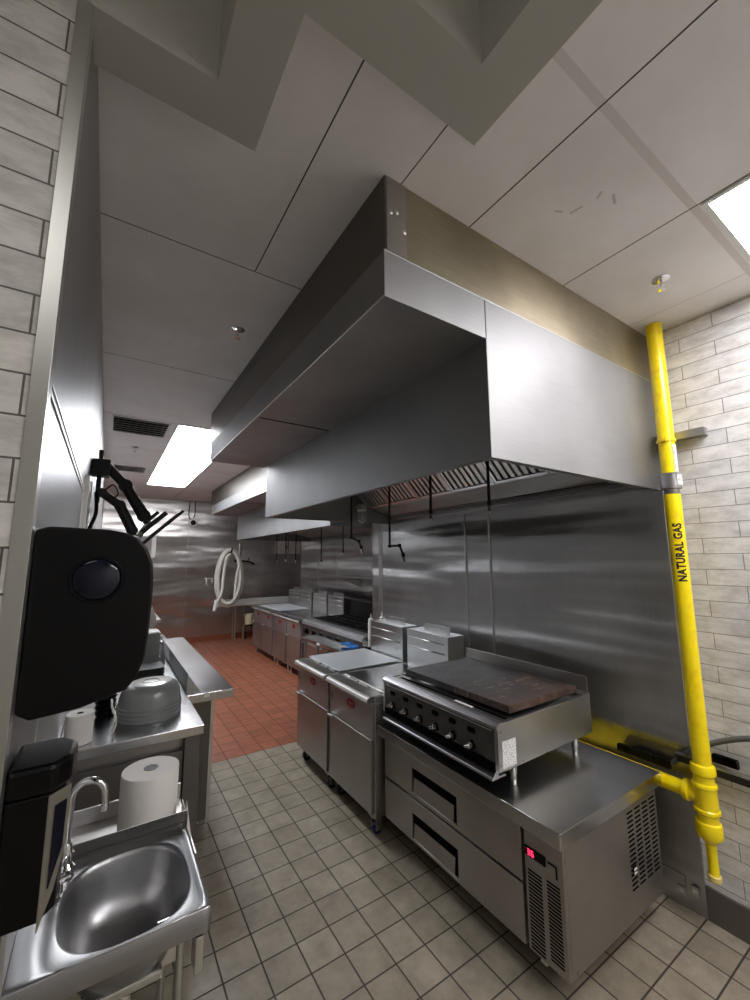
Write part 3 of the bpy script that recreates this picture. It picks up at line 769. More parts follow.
# bottles standing on the rim behind the covered fryer (far side, on a small ledge of the fryer flue)
t = thing('bottle_rack', 'narrow steel ledge fixed behind the covered fryer, holding white bottles', 'shelf', (2.36, 3.60, -.86))
b = B(); box(b, 2.24, 2.5, 3.535, 3.66, -.865, -.855, .003); box(b, 2.24, 2.5, 3.655, 3.66, -.865, -.83, .001); part('ledge', b, M['steel'], t)
for yy in (3.56, 3.64): b = B(); cyl(b, (2.37,yy,-.865), (2.37,yy,FL), .012, .012, 10); part('leg', b, M['alu'], t)
bottle(2.29, 3.575, -.855, .31, 'tall white squeeze bottle standing at the edge of the covered fryer flue')
bottle(2.44, 3.60, -.855, .31, 'white tipped squeeze bottle just behind the fryer flue')

# ------------------------------------------------------------------ yellow gas pipe
px, py = 2.43, .895
t = thing('gas_pipe', 'bright yellow natural gas pipe running from ceiling to base beside the steel panel', 'pipe', (px,py,-1.5))
def vpipe(z0, z1, r): b = B(); cyl(b, (px,py,z0), (px,py,z1), r, r, 32, True); return b
b = vpipe(.615, CE-.0005, .038); part('riser', b, M['yellow'], t)
b = vpipe(.435, .605, .037); part('riser', b, M['yellow'], t)
b = vpipe(-.962, .325, .037)
lo = part('riser', b, M['yellow'], t)
b = B(); lathe(b, [(.037,.600),(.043,.603),(.043,.617),(.037,.620)], (px,py,0), 32); box(b, px-.052, px-.030, py-.02, py+.005, .60, .62, .004); part('clamp_ring', b, M['yellow'], t)
b = B(); lathe(b, [(.030,.325),(.034,.335),(.034,.35),(.046,.355),(.048,.38),(.046,.42),(.048,.432),(.042,.437),(.03,.438)], (px,py,0), 32)
part('union_fitting', b, M['galv'], t, 'unpainted grey metal union fitting')
b = B()
for k in range(13):   # curved tag wrapped on the pipe
    pass
def wrap_patch(a0, a1, z0, z1, r, n=10):
    b = B(); vs = []
    for k in range(n+1):
        a = math.radians(a0+(a1-a0)*k/n); d = Vector((math.cos(a), math.sin(a), 0))
        vs.append([b.verts.new(Vector((px,py,z))+d*rr) for z in (z0,z1) for rr in (r, r+.0008)])
    for A, C in zip(vs, vs[1:]):
        b.faces.new((A[1],C[1],C[3],A[3])); b.faces.new((A[0],A[2],C[2],C[0])); b.faces.new((A[0],C[0],C[1],A[1])); b.faces.new((A[2],A[3],C[3],C[2]))
    b.faces.new((vs[0][0],vs[0][1],vs[0][3],vs[0][2])); b.faces.new((vs[-1][0],vs[-1][2],vs[-1][3],vs[-1][1]))
    return b
b = wrap_patch(-122, -66, .44, .585, .0382); part('paper_tag', b, M['label'], t, 'white printed paper tag')
b = wrap_patch(-126, -76, .37, .425, .0492); part('paper_tag', b, M['label'], t, 'white printed paper tag')
# tee with collars and horizontal branch
tz = -1.105
b = B(); lathe(b, [(.037,-.960),(.046,-.964),(.050,-.975),(.050,-1.000),(.045,-1.006),(.0415,-1.010),(.0415,-1.040),(.049,-1.044),(.051,-1.054),(.047,-1.062),(.046,-1.066),(.046,-1.150),(.051,-1.154),(.051,-1.166),(.045,-1.172),(.0415,-1.176),(.0415,-1.205),(.049,-1.210),(.052,-1.225),(.052,-1.262),(.046,-1.275),(.032,-1.288),(.024,-1.30)][::-1], (px,py,0), 36)
tee = part('tee_fitting', b, M['yellow'], t)
b = B(); lathe(b, [(.036,.02),(.037,.060), (.046,.064), (.048,.072), (.046,.084), (.038,.088)], (px,py,tz), 32, 'Y'); part('branch_collar', b, M['yellow'], tee)
b = B(); cyl(b, (px,py+.075,tz), (px,3.60,tz-.0), .034, .034, 28); part('branch_pipe', b, M['yellow'], t)
b = B(); cyl(b, (px,py,-1.30), (px,py,-1.43), .021, .021, 24); part('drip_leg', b, M['yellow'], t)
b = B(); lathe(b, [(0,-1.460),(.018,-1.459),(.026,-1.452),(.027,-1.432),(.022,-1.428)], (px,py,0), 24); part('end_cap', b, M['yellow_worn'], t, 'worn pale yellow end cap')
# printed lettering wrapped round the pipe
cu = bpy.data.curves.new('lettering_text', 'FONT'); cu.body = 'NATURAL GAS'; cu.size = .060; cu.extrude = .0; cu.offset = .0028; cu.resolution_u = 3; cu.space_character = 1.08
to = bpy.data.objects.new('tmp_text', cu); COL.objects.link(to); bpy.context.view_layer.update()
me = bpy.data.meshes.new_from_object(to.evaluated_get(bpy.context.evaluated_depsgraph_get()))
bpy.data.objects.remove(to)
b = B(); b.from_mesh(me)
for k in range(14):
    yk = -.01+.004*k
    g = b.verts[:]+b.edges[:]+b.faces[:]
    bmesh.ops.bisect_plane(b, geom=g, plane_co=(0,yk,0), plane_no=(0,1,0))
xs = [v.co.x for v in b.verts]; ys_ = [v.co.y for v in b.verts]
x_lo, x_hi, y_lo, y_hi = min(xs), max(xs), min(ys_), max(ys_)
zl0, zl1 = -.115, .175
R_ = .0374
for v in b.verts:
    s = (v.co.x-x_lo)/(x_hi-x_lo); h = (v.co.y-y_lo)/(y_hi-y_lo)
    a = math.radians(-128 - 62*h + 8)   # bottom of the letters to the right, tops to the left
    v.co = Vector((px+R_*math.cos(a), py+R_*math.sin(a), zl0+(zl1-zl0)*s))
part('lettering', b, M['ink'], lo, 'black lettering NATURAL GAS')

# strut bracket holding the pipe
t = thing('strut_bracket', 'short grey steel strut bracket crossing behind the yellow pipe', 'bracket', (2.49,.86,.64))
b = B(); box(b, 2.478, XR+.009, .745, 1.0, .655, .660, .001); box(b, 2.478, XR+.009, .745, 1.0, .620, .625, .001); box(b, 2.478, 2.482, .745, 1.0, .625, .655, .001)
part('channel', b, M['galv'], t)
b = B(); cyl(b, (2.495,.742,.64), (2.495,.755,.64), .014, .014, 14); part('end_plug', b, M['galv'], t)
# black utensil bars on the wall + cable
def bar(x, y0, y1, z, label, comb=False):
    x += 0
    t = thing('rubber_bar', label, 'bar', (x,(y0+y1)/2,z), 'dark bars leaning on the right wall')
    b = B(); box(b, x, x+.022, y0, y1, z-.017, z+.017, .004); part('rail', b, M['black_matt'], t)
    b = B()
    if comb:
        n = 22
        for i in range(n): yy = y0+.008+(y1-y0-.016)*i/(n-1); box(b, x-.003, x+.023, yy-.0045, yy+.0045, z-.012, z+.021, .001)
        part('teeth', b, M['black_plastic'], t)
    else:
        box(b, x-.001, x+.024, y0-.003, y1+.003, z+.0175, z+.0215, .001); part('metal_edge', b, M['alu'], t)
bar(2.470, 1.05, 1.31, -1.045, 'black ribbed bar above the yellow branch pipe, behind the griddle base', True)
bar(2.485, .775, .875, -.945, 'black toothed bar just right of the yellow pipe, upper one', True)
bar(2.485, .70, .88, -1.005, 'dark metal-edged bar right of the yellow pipe, lower one')
bar(2.470, .93, 1.02, -.99, 'short black bar in the corner left of the yellow pipe')
b = B(); tube(b, smooth_path([(2.40,.35,-.70), (2.455,.55,-.775), (2.485,.70,-.80), (2.505,.85,-.87), (2.500,.97,-.955), (2.488,1.045,-1.03)], 8), .0125, 12)
single('power_cable', b, M['rubber'], 'thick grey cable running along the wall behind the yellow pipe', 'cable', (2.5,.9,-.9))
# electric sockets low on the panel
for (y, z, lab) in ((1.068,-1.63,'small worn outlet box low on the steel panel, behind the drawer base corner'), (1.01,-1.60,'small worn outlet box low on the steel panel, nearer the yellow pipe')):
    t = thing('outlet_box', lab, 'outlet', (XR-.005,y,z), 'low outlet boxes')
    b = B(); box(b, XR-.016, XR-.009, y-.016, y+.016, z-.02, z+.025, .002); part('plate', b, M['steel'], t)
    b = B(); box(b, XR-.0175, XR-.016, y-.008, y+.008, z-.005, z+.012, .001); part('socket', b, M['white_plastic'], t)

# ------------------------------------------------------------------ far wall things
t = thing('steel_table', 'long bright steel dish table against the far wall', 'table', (3.0, 9.1, FL))
b = B(); box(b, 2.02, 3.95, 9.14, 9.44, -.985, -.945, .006); box(b, 2.02, 3.95, 9.41, 9.44, -.945, -.86, .004); box(b, 2.02, 3.95, 9.14, 9.16, -.945, -.925, .003); part('tabletop', b, M['table_lit'], t)
for x in (2.42, 2.60, 3.85):
    for y in ((9.19, 9.38) if x != 2.60 else (9.19,)): b = B(); cyl(b, (x,y,-.985), (x,y,FL), .02, .02, 14); part('leg', b, M['alu'], t)
single('plastic_tub', lathe(B(), [(0,0),(.10,0),(.115,.20),(.12,.205),(.12,.22),(.105,.215),(.09,.02),(0,.02)], (2.72,9.28,FL+.30), 24), M['tub'], 'cream plastic tub under the far steel table', 'tub', (2.72,9.28,FL+.30))
t = thing('under_table_stand', 'small dark stand with copper pipes under the far steel table', 'stand', (2.72,9.28,FL))
b = B(); box(b, 2.66, 2.84, 9.20, 9.38, FL+.27, FL+.298, .004); part('stand_top', b, M['black_steel'], t)
for x in (2.66, 2.82):
    for y in (9.20, 9.36): b = B(); cyl(b, (x,y,FL+.27), (x,y,FL), .012, .012, 10); part('leg', b, M['black_steel'], t)
b = B(); tube(b, smooth_path([(2.66,9.17,FL+.25), (2.60,9.17,FL+.34), (2.60,9.17,FL+.44), (2.56,9.2,FL+.50)]), .014, 8); part('copper_pipe', b, M['red_valve'], t)
# hose
t = thing('hose', 'white coiled hose hanging in a long loop on the far steel wall', 'hose', (2.3, 9.35, .1))
def loop(cx, cz, rx, rz, y, n=40, a0=0, a1=360): return [(cx+rx*math.cos(math.radians(a0+(a1-a0)*k/n)), y+.03*math.sin(k*.3), cz+rz*math.sin(math.radians(a0+(a1-a0)*k/n))) for k in range(n+1)]
b = B(); tube(b, loop(2.20,-.37,.265,.585,8.98), .036, 10, False); tube(b, loop(2.18,-.35,.225,.55,8.90), .034, 10, False)
part('coil', b, M['hose'], t)
b = B(); tube(b, smooth_path([(2.18,8.88,.12), (2.10,8.88,.02), (2.06,8.88,-.33), (2.04,8.88,-.66), (1.96,8.88,-.83)]), .030, 10); tube(b, smooth_path([(2.37,8.88,-.1), (2.32,8.88,-.38), (2.30,8.88,-.76)]), .026, 10)
part('loose_run', b, M['hose'], t)
b = B(); cyl(b, (1.95,8.88,-.82), (1.91,8.88,-1.02), .042, .03, 14); part('hose_end', b, M['white_plastic'], t)
b = B(); tube(b, [(2.20,9.4495,.16), (2.20,8.90,.16), (2.20,8.82,.24)], .016, 8); part('hook', b, M['black_steel'], t)
t = thing('spray_valve', 'small dark spray valve on the wall inside the hose loop', 'valve', (2.45,9.4,-.02))
b = B(); cyl(b, (2.38,9.30,-.02), (2.52,9.30,-.02), .03, .018, 12); part('handle', b, M['black_plastic'], t)
b = B(); tube(b, [(2.52,9.30,-.02), (2.70,9.30,-.04), (2.82,9.30,-.09)], .018, 8); tube(b, [(2.66,9.30,-.04), (2.70,9.30,.04)], .012, 8); tube(b, [(2.6,9.30,-.03),(2.6,9.449,-.03)], .012, 8); part('spout', b, M['black_steel'], t)
t = thing('wall_valve', 'small white double tap on the far wall left of the hose', 'valve', (1.86,9.4,-.44))
b = B(); tube(b, [(1.82,9.449,-.40), (1.82,9.36,-.40), (1.82,9.36,-.52)], .02, 8); part('tap', b, M['white_plastic'], t)
b = B(); tube(b, [(1.94,9.449,-.40), (1.94,9.36,-.40), (1.94,9.36,-.50)], .016, 8); part('tap', b, M['white_plastic'], t)
b = B(); tube(b, [(1.80,9.36,-.40), (1.98,9.36,-.40)], .012, 8); part('connector', b, M['alu'], t)
b = B(); cyl(b, (2.50,9.38,-.858), (2.50,9.38,.36), .026, .028, 14)
single('riser_pipe', b, M['alu'], 'vertical bright pipe on the far wall right behind the hose', 'pipe', (2.52,9.42,-.9))
# camera
t = thing('security_camera', 'small white dome camera on the far steel wall under a looped wire', 'camera', (1.50,9.4,.80))
b = B(); lathe(b, [(.085,0),(.088,-.05),(.07,-.06),(0,-.06)], (1.50,YF-.0005,.79), 24, 'Y'); part('housing', b, M['white_plastic'], t)
b = B(); lathe(b, [(.055,-.06),(.05,-.09),(.03,-.11),(0,-.118)], (1.50,YF-.0005,.79), 20, 'Y'); part('lens_dome', b, M['window_blue'], t)
b = B(); tube(b, smooth_path([(1.52,9.43,1.25), (1.53,9.43,1.0), (1.50,9.43,.87)]), .010, 6); tube(b, smooth_path([(1.42,9.43,1.25), (1.41,9.43,.95), (1.46,9.43,.84)]), .010, 6); part('wire', b, M['black_matt'], t)
b = B(); box(b, .75, .83, YF-.02, YF-.0005, .05, .47, .004)
single('wall_strip', b, M['white_plastic'], 'narrow white vertical plate on the far wall beside the black monitor arm', 'plate', (.79,YF,.06))
t = thing('control_box', 'pale grey control box high on the far wall under the far hood', 'box', (3.65,9.4,.25))
b = B(); box(b, 3.36, 3.94, YF-.10, YF-.0005, .14, .46, .006); part('housing', b, M['white_plastic'], t)
b = B(); box(b, 3.62, 3.64, YF-.104, YF-.1003, .15, .45, .001); box(b, 3.56, 3.60, YF-.108, YF-.1003, .27, .33, .003); part('latch', b, M['black_steel'], t)

# ------------------------------------------------------------------ left side: plating counter
TY0, TX1 = 2.252, .468
t = thing('plating_counter', 'bright steel plating counter along the left wall holding the stacked plates', 'counter', (.18, 4.0, FL))
b = B(); box(b, XL+.002, TX1, TY0, 6.25, -.845, -.80, .004); part('countertop', b, M['steel_top'], t)
b = B(); box(b, TX1-.085, TX1-.012, TY0+.012, TY0+.05, FL, -.846, .003); part('leg', b, M['panel_dark'], t)
b = B(); box(b, XL+.004, XL+.075, TY0+.012, TY0+.05, FL, -.846, .003); part('leg', b, M['panel_dark'], t)
b = B(); box(b, XL+.076, TX1-.086, TY0+.030, TY0+.034, -1.50, -.91, .001); part('end_panel', b, M['panel_dark'], t)
b = B(); box(b, XL+.004, TX1-.04, TY0+.06, 6.2, FL+.12, -.85, .003); part('cabinet', b, M['steel_door'], t)
# cutting board cooler in front
t = thing('prep_cooler', 'steel prep cooler with projecting cutting rail next to the plating counter', 'cooler', (.58, 3.7, FL))
b = B(); box(b, .472, .640, 2.92, 5.6, FL+.10, -.876, .004); part('cabinet', b, M['side_dark'], t)
b = B(); box(b, .472, .757, 2.83, 4.95, -.875, -.822, .004); rl = part('cutting_rail', b, M['steel_top'], t)
b = B(); box(b, .575, .605, 2.827, 2.8302, -.848, -.8225); box(b, .68, .745, 2.828, 2.8302, -.832, -.8225); part('rail_notch', b, M['white_plastic'], rl)
b = B(); prism(b, [(.478,-.821), (.56,-.821), (.478,-.70)], 'Y', 2.86, 4.6, .001); part('lid', b, M['steel_wall'], t, 'sloping shiny steel lid')
b = B(); prism(b, [(.663,FL), (.668,-.876), (.69,-.876), (.69,FL)], 'Y', 3.06, 3.085, .001); part('support_leg', b, M['alu'], t)
for y in (2.95, 5.5): caster(t, .56, y, FL+.10, r=.03)
t = thing('counter_cooler', 'grey steel box with sloping lid at the far end of the plating counter', 'cooler', (.25,6.6,FL))
b = B(); prism(b, [(XL+.003,FL+.1), (.62,FL+.1), (.62,-.76), (.54,-.56), (XL+.003,-.50)], 'Y', 6.27, 7.3, .004); part('body', b, M['steel_door'], t)
b = B(); prism(b, [(.622,-.83), (.68,-.83), (.68,-.79), (.622,-.79)], 'Y', 6.3, 7.28, .002); part('ledge', b, M['alu'], t)
for x in (0.0, .55):
    for y in (6.35, 7.2): b = B(); cyl(b, (x,y,FL+.1), (x,y,FL), .02, .02, 12); part('leg', b, M['alu'], t)
# plates
def plate_pro(r, z, dome): 
    return [(r*.30,z+dome), (r*.56,z+dome), (r*.60,z+dome*.98), (r*.86,z+dome*.70), (r*.98,z+dome*.25), (r,z+.004), (r*.99,z), (r*.95,z+.002), (r*.83,z+dome*.62), (r*.56,z+dome*.9), (0,z+dome*.9)]
zz = -.7995
for i, (dz, lab) in enumerate(((0,'lowest grey bowl of the upturned stack on the plating counter'), (.018,'second grey bowl from the bottom of the upturned stack'), (.036,'third grey bowl of the upturned stack, under the top one'), (.056,'topmost upturned grey bowl with a pale base and ring'))):
    cx, cy = .250, 2.552; z = zz+dz; D = .108
    t = thing('bowl', lab, 'bowl', (cx,cy,z), 'upturned grey bowls on the counter')
    o_ = [(.098,D), (.104,D-.002), (.122,D-.014), (.135,D-.036), (.142,.045), (.1465,.012), (.1505,.009), (.1510,.004), (.149,0)]
    i_ = [(.1445,.001), (.1435,.012), (.139,.045), (.132,D-.038), (.119,D-.018), (.100,D-.008), (0,D-.008)]
    b = B(); lathe(b, [(r, z+h) for r, h in o_+i_], (cx,cy,0), 72)
    if i == 3:
        part('wall', b, M['gray_ceramic'], t)
        b = B(); lathe(b, [(0,z+D+.002), (.094,z+D+.002), (.0975,z+D+.0008), (.0975,z+D+.0002), (0,z+D+.0002)], (cx,cy,0), 64); part('underside', b, M['plate_white'], t, 'pale white underside')
        b = B(); lathe(b, [(.037,z+D+.0015), (.039,z+D+.005), (.044,z+D+.005), (.046,z+D+.0015)], (cx,cy,0), 48); part('base_ring', b, M['gray_ceramic'], t)
    else:
        lathe(b, [(0,z+D-.003), (.0979,z+D-.003), (.0979,z+D-.007), (0,z+D-.007)], (cx,cy,0), 48)
        part('wall', b, M['gray_ceramic'], t)
# stack of dark rimmed trays behind
def tray_stack(cx, cy, z0, n, w, d, h, m, name, catg, labf, group):
    z = z0
    for i in range(n):
        b = B(); p = rrect(cx-w/2, cx+w/2, cy-d/2, cy+d/2, min(w,d)*.22, 5)
        prism(b, p, 'Z', z, z+h*.30, .001); p2 = rrect(cx-w/2+.006, cx+w/2-.006, cy-d/2+.006, cy+d/2-.006, min(w,d)*.2, 5); prism(b, p2, 'Z', z+h*.30, z+h*.96, .001)
        single(name, b, m, labf(i), catg, (cx,cy,z), group); z += h
    return z
pos = ['lowest', 'second lowest', 'third lowest', 'fourth lowest', 'middle', 'upper middle', 'third highest', 'second highest', 'topmost']
tray_stack(.258, 3.0, -.7995, 7, .20, .20, .021, M['black_matt'], 'serving_tray', 'tray', lambda i: ['lowest','second lowest','third lowest','middle','third highest','second highest','topmost'][i]+' black tray in the short stack right behind the grey bowls', 'black trays behind the grey bowls')
zt_ = tray_stack(.275, 3.30, -.7995, 9, .17, .19, .034, M['gray_ceramic'], 'food_container', 'container', lambda i: pos[i]+' grey container in the tall stack behind the black trays', 'grey containers behind the black trays')
b = B(); prism(b, rrect(.205, .345, 3.22, 3.38, .03, 5), 'Z', zt_+.0002, zt_+.008, .001)
single('container_lid', b, M['plate_white'], 'white lid lying on the tall stack of grey containers', 'lid', (.275,3.3,zt_))
b = B(); lathe(b, [(.0,-.70), (.10,-.705), (.115,-.72), (.13,-.80), (.125,-.80), (.11,-.725), (0,-.71)], (.325,3.75,0), 32)
for v in b.verts: v.co.z = -.7995+(v.co.z+.80)*1.7
single('dome_cover', b, M['steel'], 'steel dome cover on the plating counter behind the container stack', 'cover', (.335,3.75,-.7995))
# black cup stack & roll & paper
z = -.7995
for i in range(9):
    b = B(); lathe(b, [(.040,z), (.048,z+.020), (.050,z+.021), (.050,z+.024), (.046,z+.024), (.038,z+.003), (0,z+.003)], (.055,2.66,0), 24)
    single('black_bowl', b, M['black_plastic'], ['lowest','second lowest','third lowest','fourth lowest','middle','fourth highest','third highest','second highest','topmost'][i]+' small black bowl in the stack beside the receipt roll', 'bowl', (.055,2.66,z), 'small black bowls by the receipt roll'); z += .0242
b = B(); lathe(b, [(.012,-.675), (.052,-.675), (.053,-.678), (.053,-.7985), (.012,-.7985), (.012,-.675)][:-1], (-.045,2.345,0), 40)
t = thing('receipt_roll', 'small white paper roll standing on the near end of the plating counter', 'roll', (-.045,2.345,-.7995))
part('paper', b, M['paper'], t)
b = B(); lathe(b, [(.0,-.6745), (.013,-.6745), (.013,-.680), (0,-.680)], (-.045,2.345,0), 20); part('core', b, M['dark_gap'], t)
b = B(); n = 14
for k in range(n):
    a, c = k/n, (k+1)/n
    f = lambda s: (.085+.012*math.sin(s*5), 2.36+.01*math.cos(s*3), -.7995+.145*s)
    p, q = f(a), f(c); w = .003+.001*math.sin(k*3)
    vs = [b.verts.new((p[0]-w,p[1],p[2])), b.verts.new((p[0]+w,p[1],p[2])), b.verts.new((q[0]+w,q[1],q[2])), b.verts.new((q[0]-w,q[1],q[2]))]
    vt = [b.verts.new((v.co.x, v.co.y+.06, v.co.z)) for v in vs]
    b.faces.new(vs); b.faces.new(vt[::-1])
    for i in range(4): b.faces.new((vs[i], vs[(i+1)%4], vt[(i+1)%4], vt[i]))
bmesh.ops.remove_doubles(b, verts=b.verts[:], dist=.0001)
single('paper_slip', b, M['paper'], 'thin curled white paper standing between the bowls on the counter', 'paper', (.085,2.38,-.7995))
b = B(); lathe(b, [(0,-.7985), (.014,-.7985), (.015,-.785), (.009,-.772), (.004,-.765), (0,-.765)], (-.098,2.30,0), 16)
single('small_jar', b, M['white_plastic'], 'tiny white jar standing left of the receipt roll', 'jar', (-.098,2.30,-.7995))

# ------------------------------------------------------------------ side shelf with big paper towel roll
t = thing('side_shelf', 'low steel shelf behind the hand sink carrying the big towel roll', 'shelf', (.14,1.8,FL))
b = B(); box(b, XL+.003, .335, 1.62, 2.02, -1.005, -.985, .003); part('board', b, M['steel_door'], t)
b = B(); box(b, XL+.003, .335, 2.012, 2.02, -.985, -.93, .002); part('back_lip', b, M['steel'], t)
for x in (XL+.03, .30):
    for y in (1.65, 1.99): b = B(); cyl(b, (x,y,-1.005), (x,y,FL), .014, .014, 12); part('leg', b, M['alu'], t)
cx, cy = .195, 1.80
t = thing('paper_towel_roll', 'big white paper towel roll standing behind the hand sink', 'paper roll', (cx,cy,-.9848))
b = B(); lathe(b, [(.02,-.984), (.092,-.984), (.0935,-.980), (.0935,-.757), (.092,-.752), (.02,-.752)], (cx,cy,0), 64); part('paper', b, M['paper'], t)
b = B(); lathe(b, [(.020,-.7515), (.024,-.7515), (.024,-.7505), (.017,-.7505), (.016,-.757), (0,-.757)], (cx,cy,0), 32); part('core', b, M['black_matt'], t)
b = B(); box(b, .296, .299, 1.66, 1.74, -.9845, -.86, .001); prism(b, [(.2992,-.9845), (.325,-.9845), (.2992,-.83)], 'Y', 1.66, 1.663)
single('paper_card', b, M['paper'], 'small white folded card standing right of the big towel roll', 'card', (.30,1.70,-.9848))

# ------------------------------------------------------------------ hand sink
sx0, sx1, sy0, sy1, sz = XL+.003, .272, 1.135, 1.515, -.815
t = thing('hand_sink', 'stainless wall hand sink with oval bowl in the near left corner', 'sink', (.08,1.32,-.98))
bcx, bcy, brx, bry, bp = .108, 1.310, .138, .158, 3.0
def sup(a, rx, ry, p):
    c, s = math.cos(a), math.sin(a); return (math.copysign(abs(c)**(2/p), c)*rx, math.copysign(abs(s)**(2/p), s)*ry)
N = 72
b = B(); rings = []
# outer rim rectangle sampled along the same angles
def rect_pt(a, x0, x1, y0, y1):
    c, s = math.cos(a), math.sin(a); k = []
    if c > 1e-9: k.append((x1-bcx)/c)
    if c < -1e-9: k.append((x0-bcx)/c)
    if s > 1e-9: k.append((y1-bcy)/s)
    if s < -1e-9: k.append((y0-bcy)/s)
    q = min(k); return (bcx+c*q, bcy+s*q)
angs = sorted(set([2*math.pi*i/N for i in range(N)] + [math.atan2(y-bcy, x-bcx) % (2*math.pi) for x in (sx0,sx1) for y in (sy0,sy1)]))
def ring(fn, z): return [b.verts.new((*fn(a), z)) for a in angs]
rings.append(ring(lambda a: rect_pt(a, sx0, sx1, sy0, sy1), sz-.052))
rings.append(ring(lambda a: rect_pt(a, sx0, sx1, sy0, sy1), sz-.003))
rings.append(ring(lambda a: rect_pt(a, sx0+.003, sx1-.003, sy0+.003, sy1-.003), sz))
def blend(f, g, k): return lambda a: tuple(f(a)[i]*(1-k)+g(a)[i]*k for i in range(2))
bigsup = lambda e, p=bp: (lambda a: (bcx+sup(a, brx+e, bry+e, p)[0], bcy+sup(a, brx+e, bry+e, p)[1]))
rings.append(ring(lambda a: (min(sx1-.012, bigsup(.020, 7)(a)[0]), bigsup(.020, 7)(a)[1]), sz))
rings.append(ring(lambda a: (min(sx1-.016, bigsup(.016, 7)(a)[0]), bigsup(.016, 7)(a)[1]), sz-.005))
rings.append(ring(bigsup(.004), sz-.006))
for e, dz in ((0,-.009), (-.004,-.02), (-.010,-.05), (-.018,-.09), (-.034,-.125), (-.062,-.142), (-.10,-.148)):
    rings.append(ring(bigsup(e, 2.7), sz+dz))
for A, C in zip(rings, rings[1:]):
    for i in range(len(angs)):
        f = b.faces.new((A[i], A[(i+1)%len(angs)], C[(i+1)%len(angs)], C[i])); f.smooth = True
b.faces.new(rings[-1])
sk = part('basin', b, M['sink' if False else 'steel_sink'], t)
b = B()
box(b, sx0, sx1+.004, sy1-.002, sy1+.002, sz-.02, sz+.030, .001)
box(b, sx1-.002, sx1+.006, sy1-.004, sy1+.006, sz-.02, sz+.024, .003)
part('splash_guard', b, M['panel_dark'], t)
b = B(); box(b, sx0-.002, sx0+.008, sy0, sy1, sz, sz+.12, .002); part('back_splash', b, M['steel'], t)
b = B(); lathe(b, [(.0,.004), (.018,.004), (.024,.007), (.030,.006), (.031,.0)], (bcx,bcy-.02,sz-.148), 32); part('drain', b, M['chrome'], t)
b = B(); cyl(b, (bcx,bcy-.02,sz-.15), (bcx,bcy-.02,sz-.26), .022, .022, 20); tube(b, smooth_path([(bcx,bcy-.02,sz-.26), (bcx,bcy-.02,sz-.34), (bcx-.05,bcy-.02,sz-.38), (bcx-.10,bcy-.02,sz-.34), (sx0+.01,bcy-.02,sz-.30)]), .018, 14); part('drain_pipe', b, M['chrome'], t)
# underside bracket pieces seen beneath the front lip
b = B(); prism(b, [(sx0,sz-.052), (sx1-.04,sz-.052), (sx1-.04,sz-.09), (sx0+.03,sz-.35), (sx0,sz-.35)], 'Y', sy1-.02, sy1-.016); prism(b, [(sx1-.10,sz-.06), (sx1-.055,sz-.06), (sx1-.055,sz-.16), (sx1-.10,sz-.16)], 'Y', sy0+.10, sy0+.104)
part('mount_bracket', b, M['alu'], t)
# valve and lever below
b = B(); box(b, sx1-.030, sx1-.012, sy0+.004, sy0+.05, sz-.135, sz-.06, .002); box(b, sx0+.03, sx1-.09, sy0+.05, sy0+.075, sz-.145, sz-.125, .004); part('knee_lever', b, M['alu'], t)
# faucet
t = thing('faucet', 'chrome gooseneck faucet arching over the hand sink', 'faucet', (-.03,1.455,-.81))
b = B(); lathe(b, [(.0,-.814),(.024,-.814),(.024,-.80),(.016,-.79),(.012,-.75),(.010,-.745)], (-.03,1.455,0), 24); part('base', b, M['chrome'], t)
b = B(); tube(b, smooth_path([(-.03,1.455,-.76), (-.03,1.455,-.66), (-.026,1.453,-.622), (-.006,1.448,-.600), (.022,1.44,-.599), (.042,1.436,-.618), (.048,1.435,-.648), (.048,1.435,-.668)], 7), .0088, 14); sp_ = part('spout', b, M['chrome'], t)
b = B(); cyl(b, (.048,1.435,-.664), (.048,1.435,-.678), .0105, .0105, 16); part('aerator', b, M['chrome'], sp_)
for dy in (-.075, .035):
    b = B(); lathe(b, [(0,-.814),(.018,-.814),(.016,-.79),(.010,-.785),(0,-.782)], (-.045,1.455+dy,0), 18); tube(b, [(-.045,1.455+dy,-.788), (-.012,1.45+dy,-.780)], .006, 8); part('handle', b, M['chrome'], t)

# ------------------------------------------------------------------ dispensers
t = thing('towel_dispenser', 'large glossy black paper towel dispenser with round smoked window on the left wall', 'dispenser', (XL,1.1,-.25))
x0, x1, y0, y1 = XL+.0035, .078, .955, 1.27
outl = [(x0,-.262), (x0,.056), (x0+.02,.063), (.0,.060), (.030,.055), (.052,.043), (.068,.024), (.079,-.005), (.083,-.040), (.083,-.08), (.081,-.15), (.077,-.195), (.066,-.228), (.050,-.248), (-.02,-.268), (x0+.02,-.275)]
b = B(); prism(b, outl, 'Y', y0, y1, .004); 
body_ = part('housing', b, M['black_plastic'], t)
b = B(); prism(b, [(x*1.0+(.003 if x > 0 else 0), z) for x, z in outl][1:-1], 'Y', y0+.02, y0+.024, .001); part('cover_seam', b, M['black_matt'], t)
b = B(); lathe(b, [(.0,-.004), (.034,-.004), (.038,-.002), (.040,.001)], (-.012,y0,-.036), 40, 'Y'); wdw = part('window', b, M['window_blue'], t, 'dark blue smoked round window')
b = B(); lathe(b, [(.038,-.001), (.040,-.004), (.043,-.004), (.045,.001)], (-.012,y0,-.036), 40, 'Y'); part('window_ring', b, M['black_plastic'], wdw)
t = thing('soap_dispenser', 'black wall soap dispenser with silver front plate, hanging over the hand sink', 'dispenser', (XL,1.0,-.5))
b = B(); prism(b, [(XL+.0035,.957), (-.052,.957), (-.030,.985), (-.026,1.05), (-.04,1.083), (XL+.0035,1.083)], 'Z', -.600, -.402, .003); part('housing', b, M['black_plastic'], t)
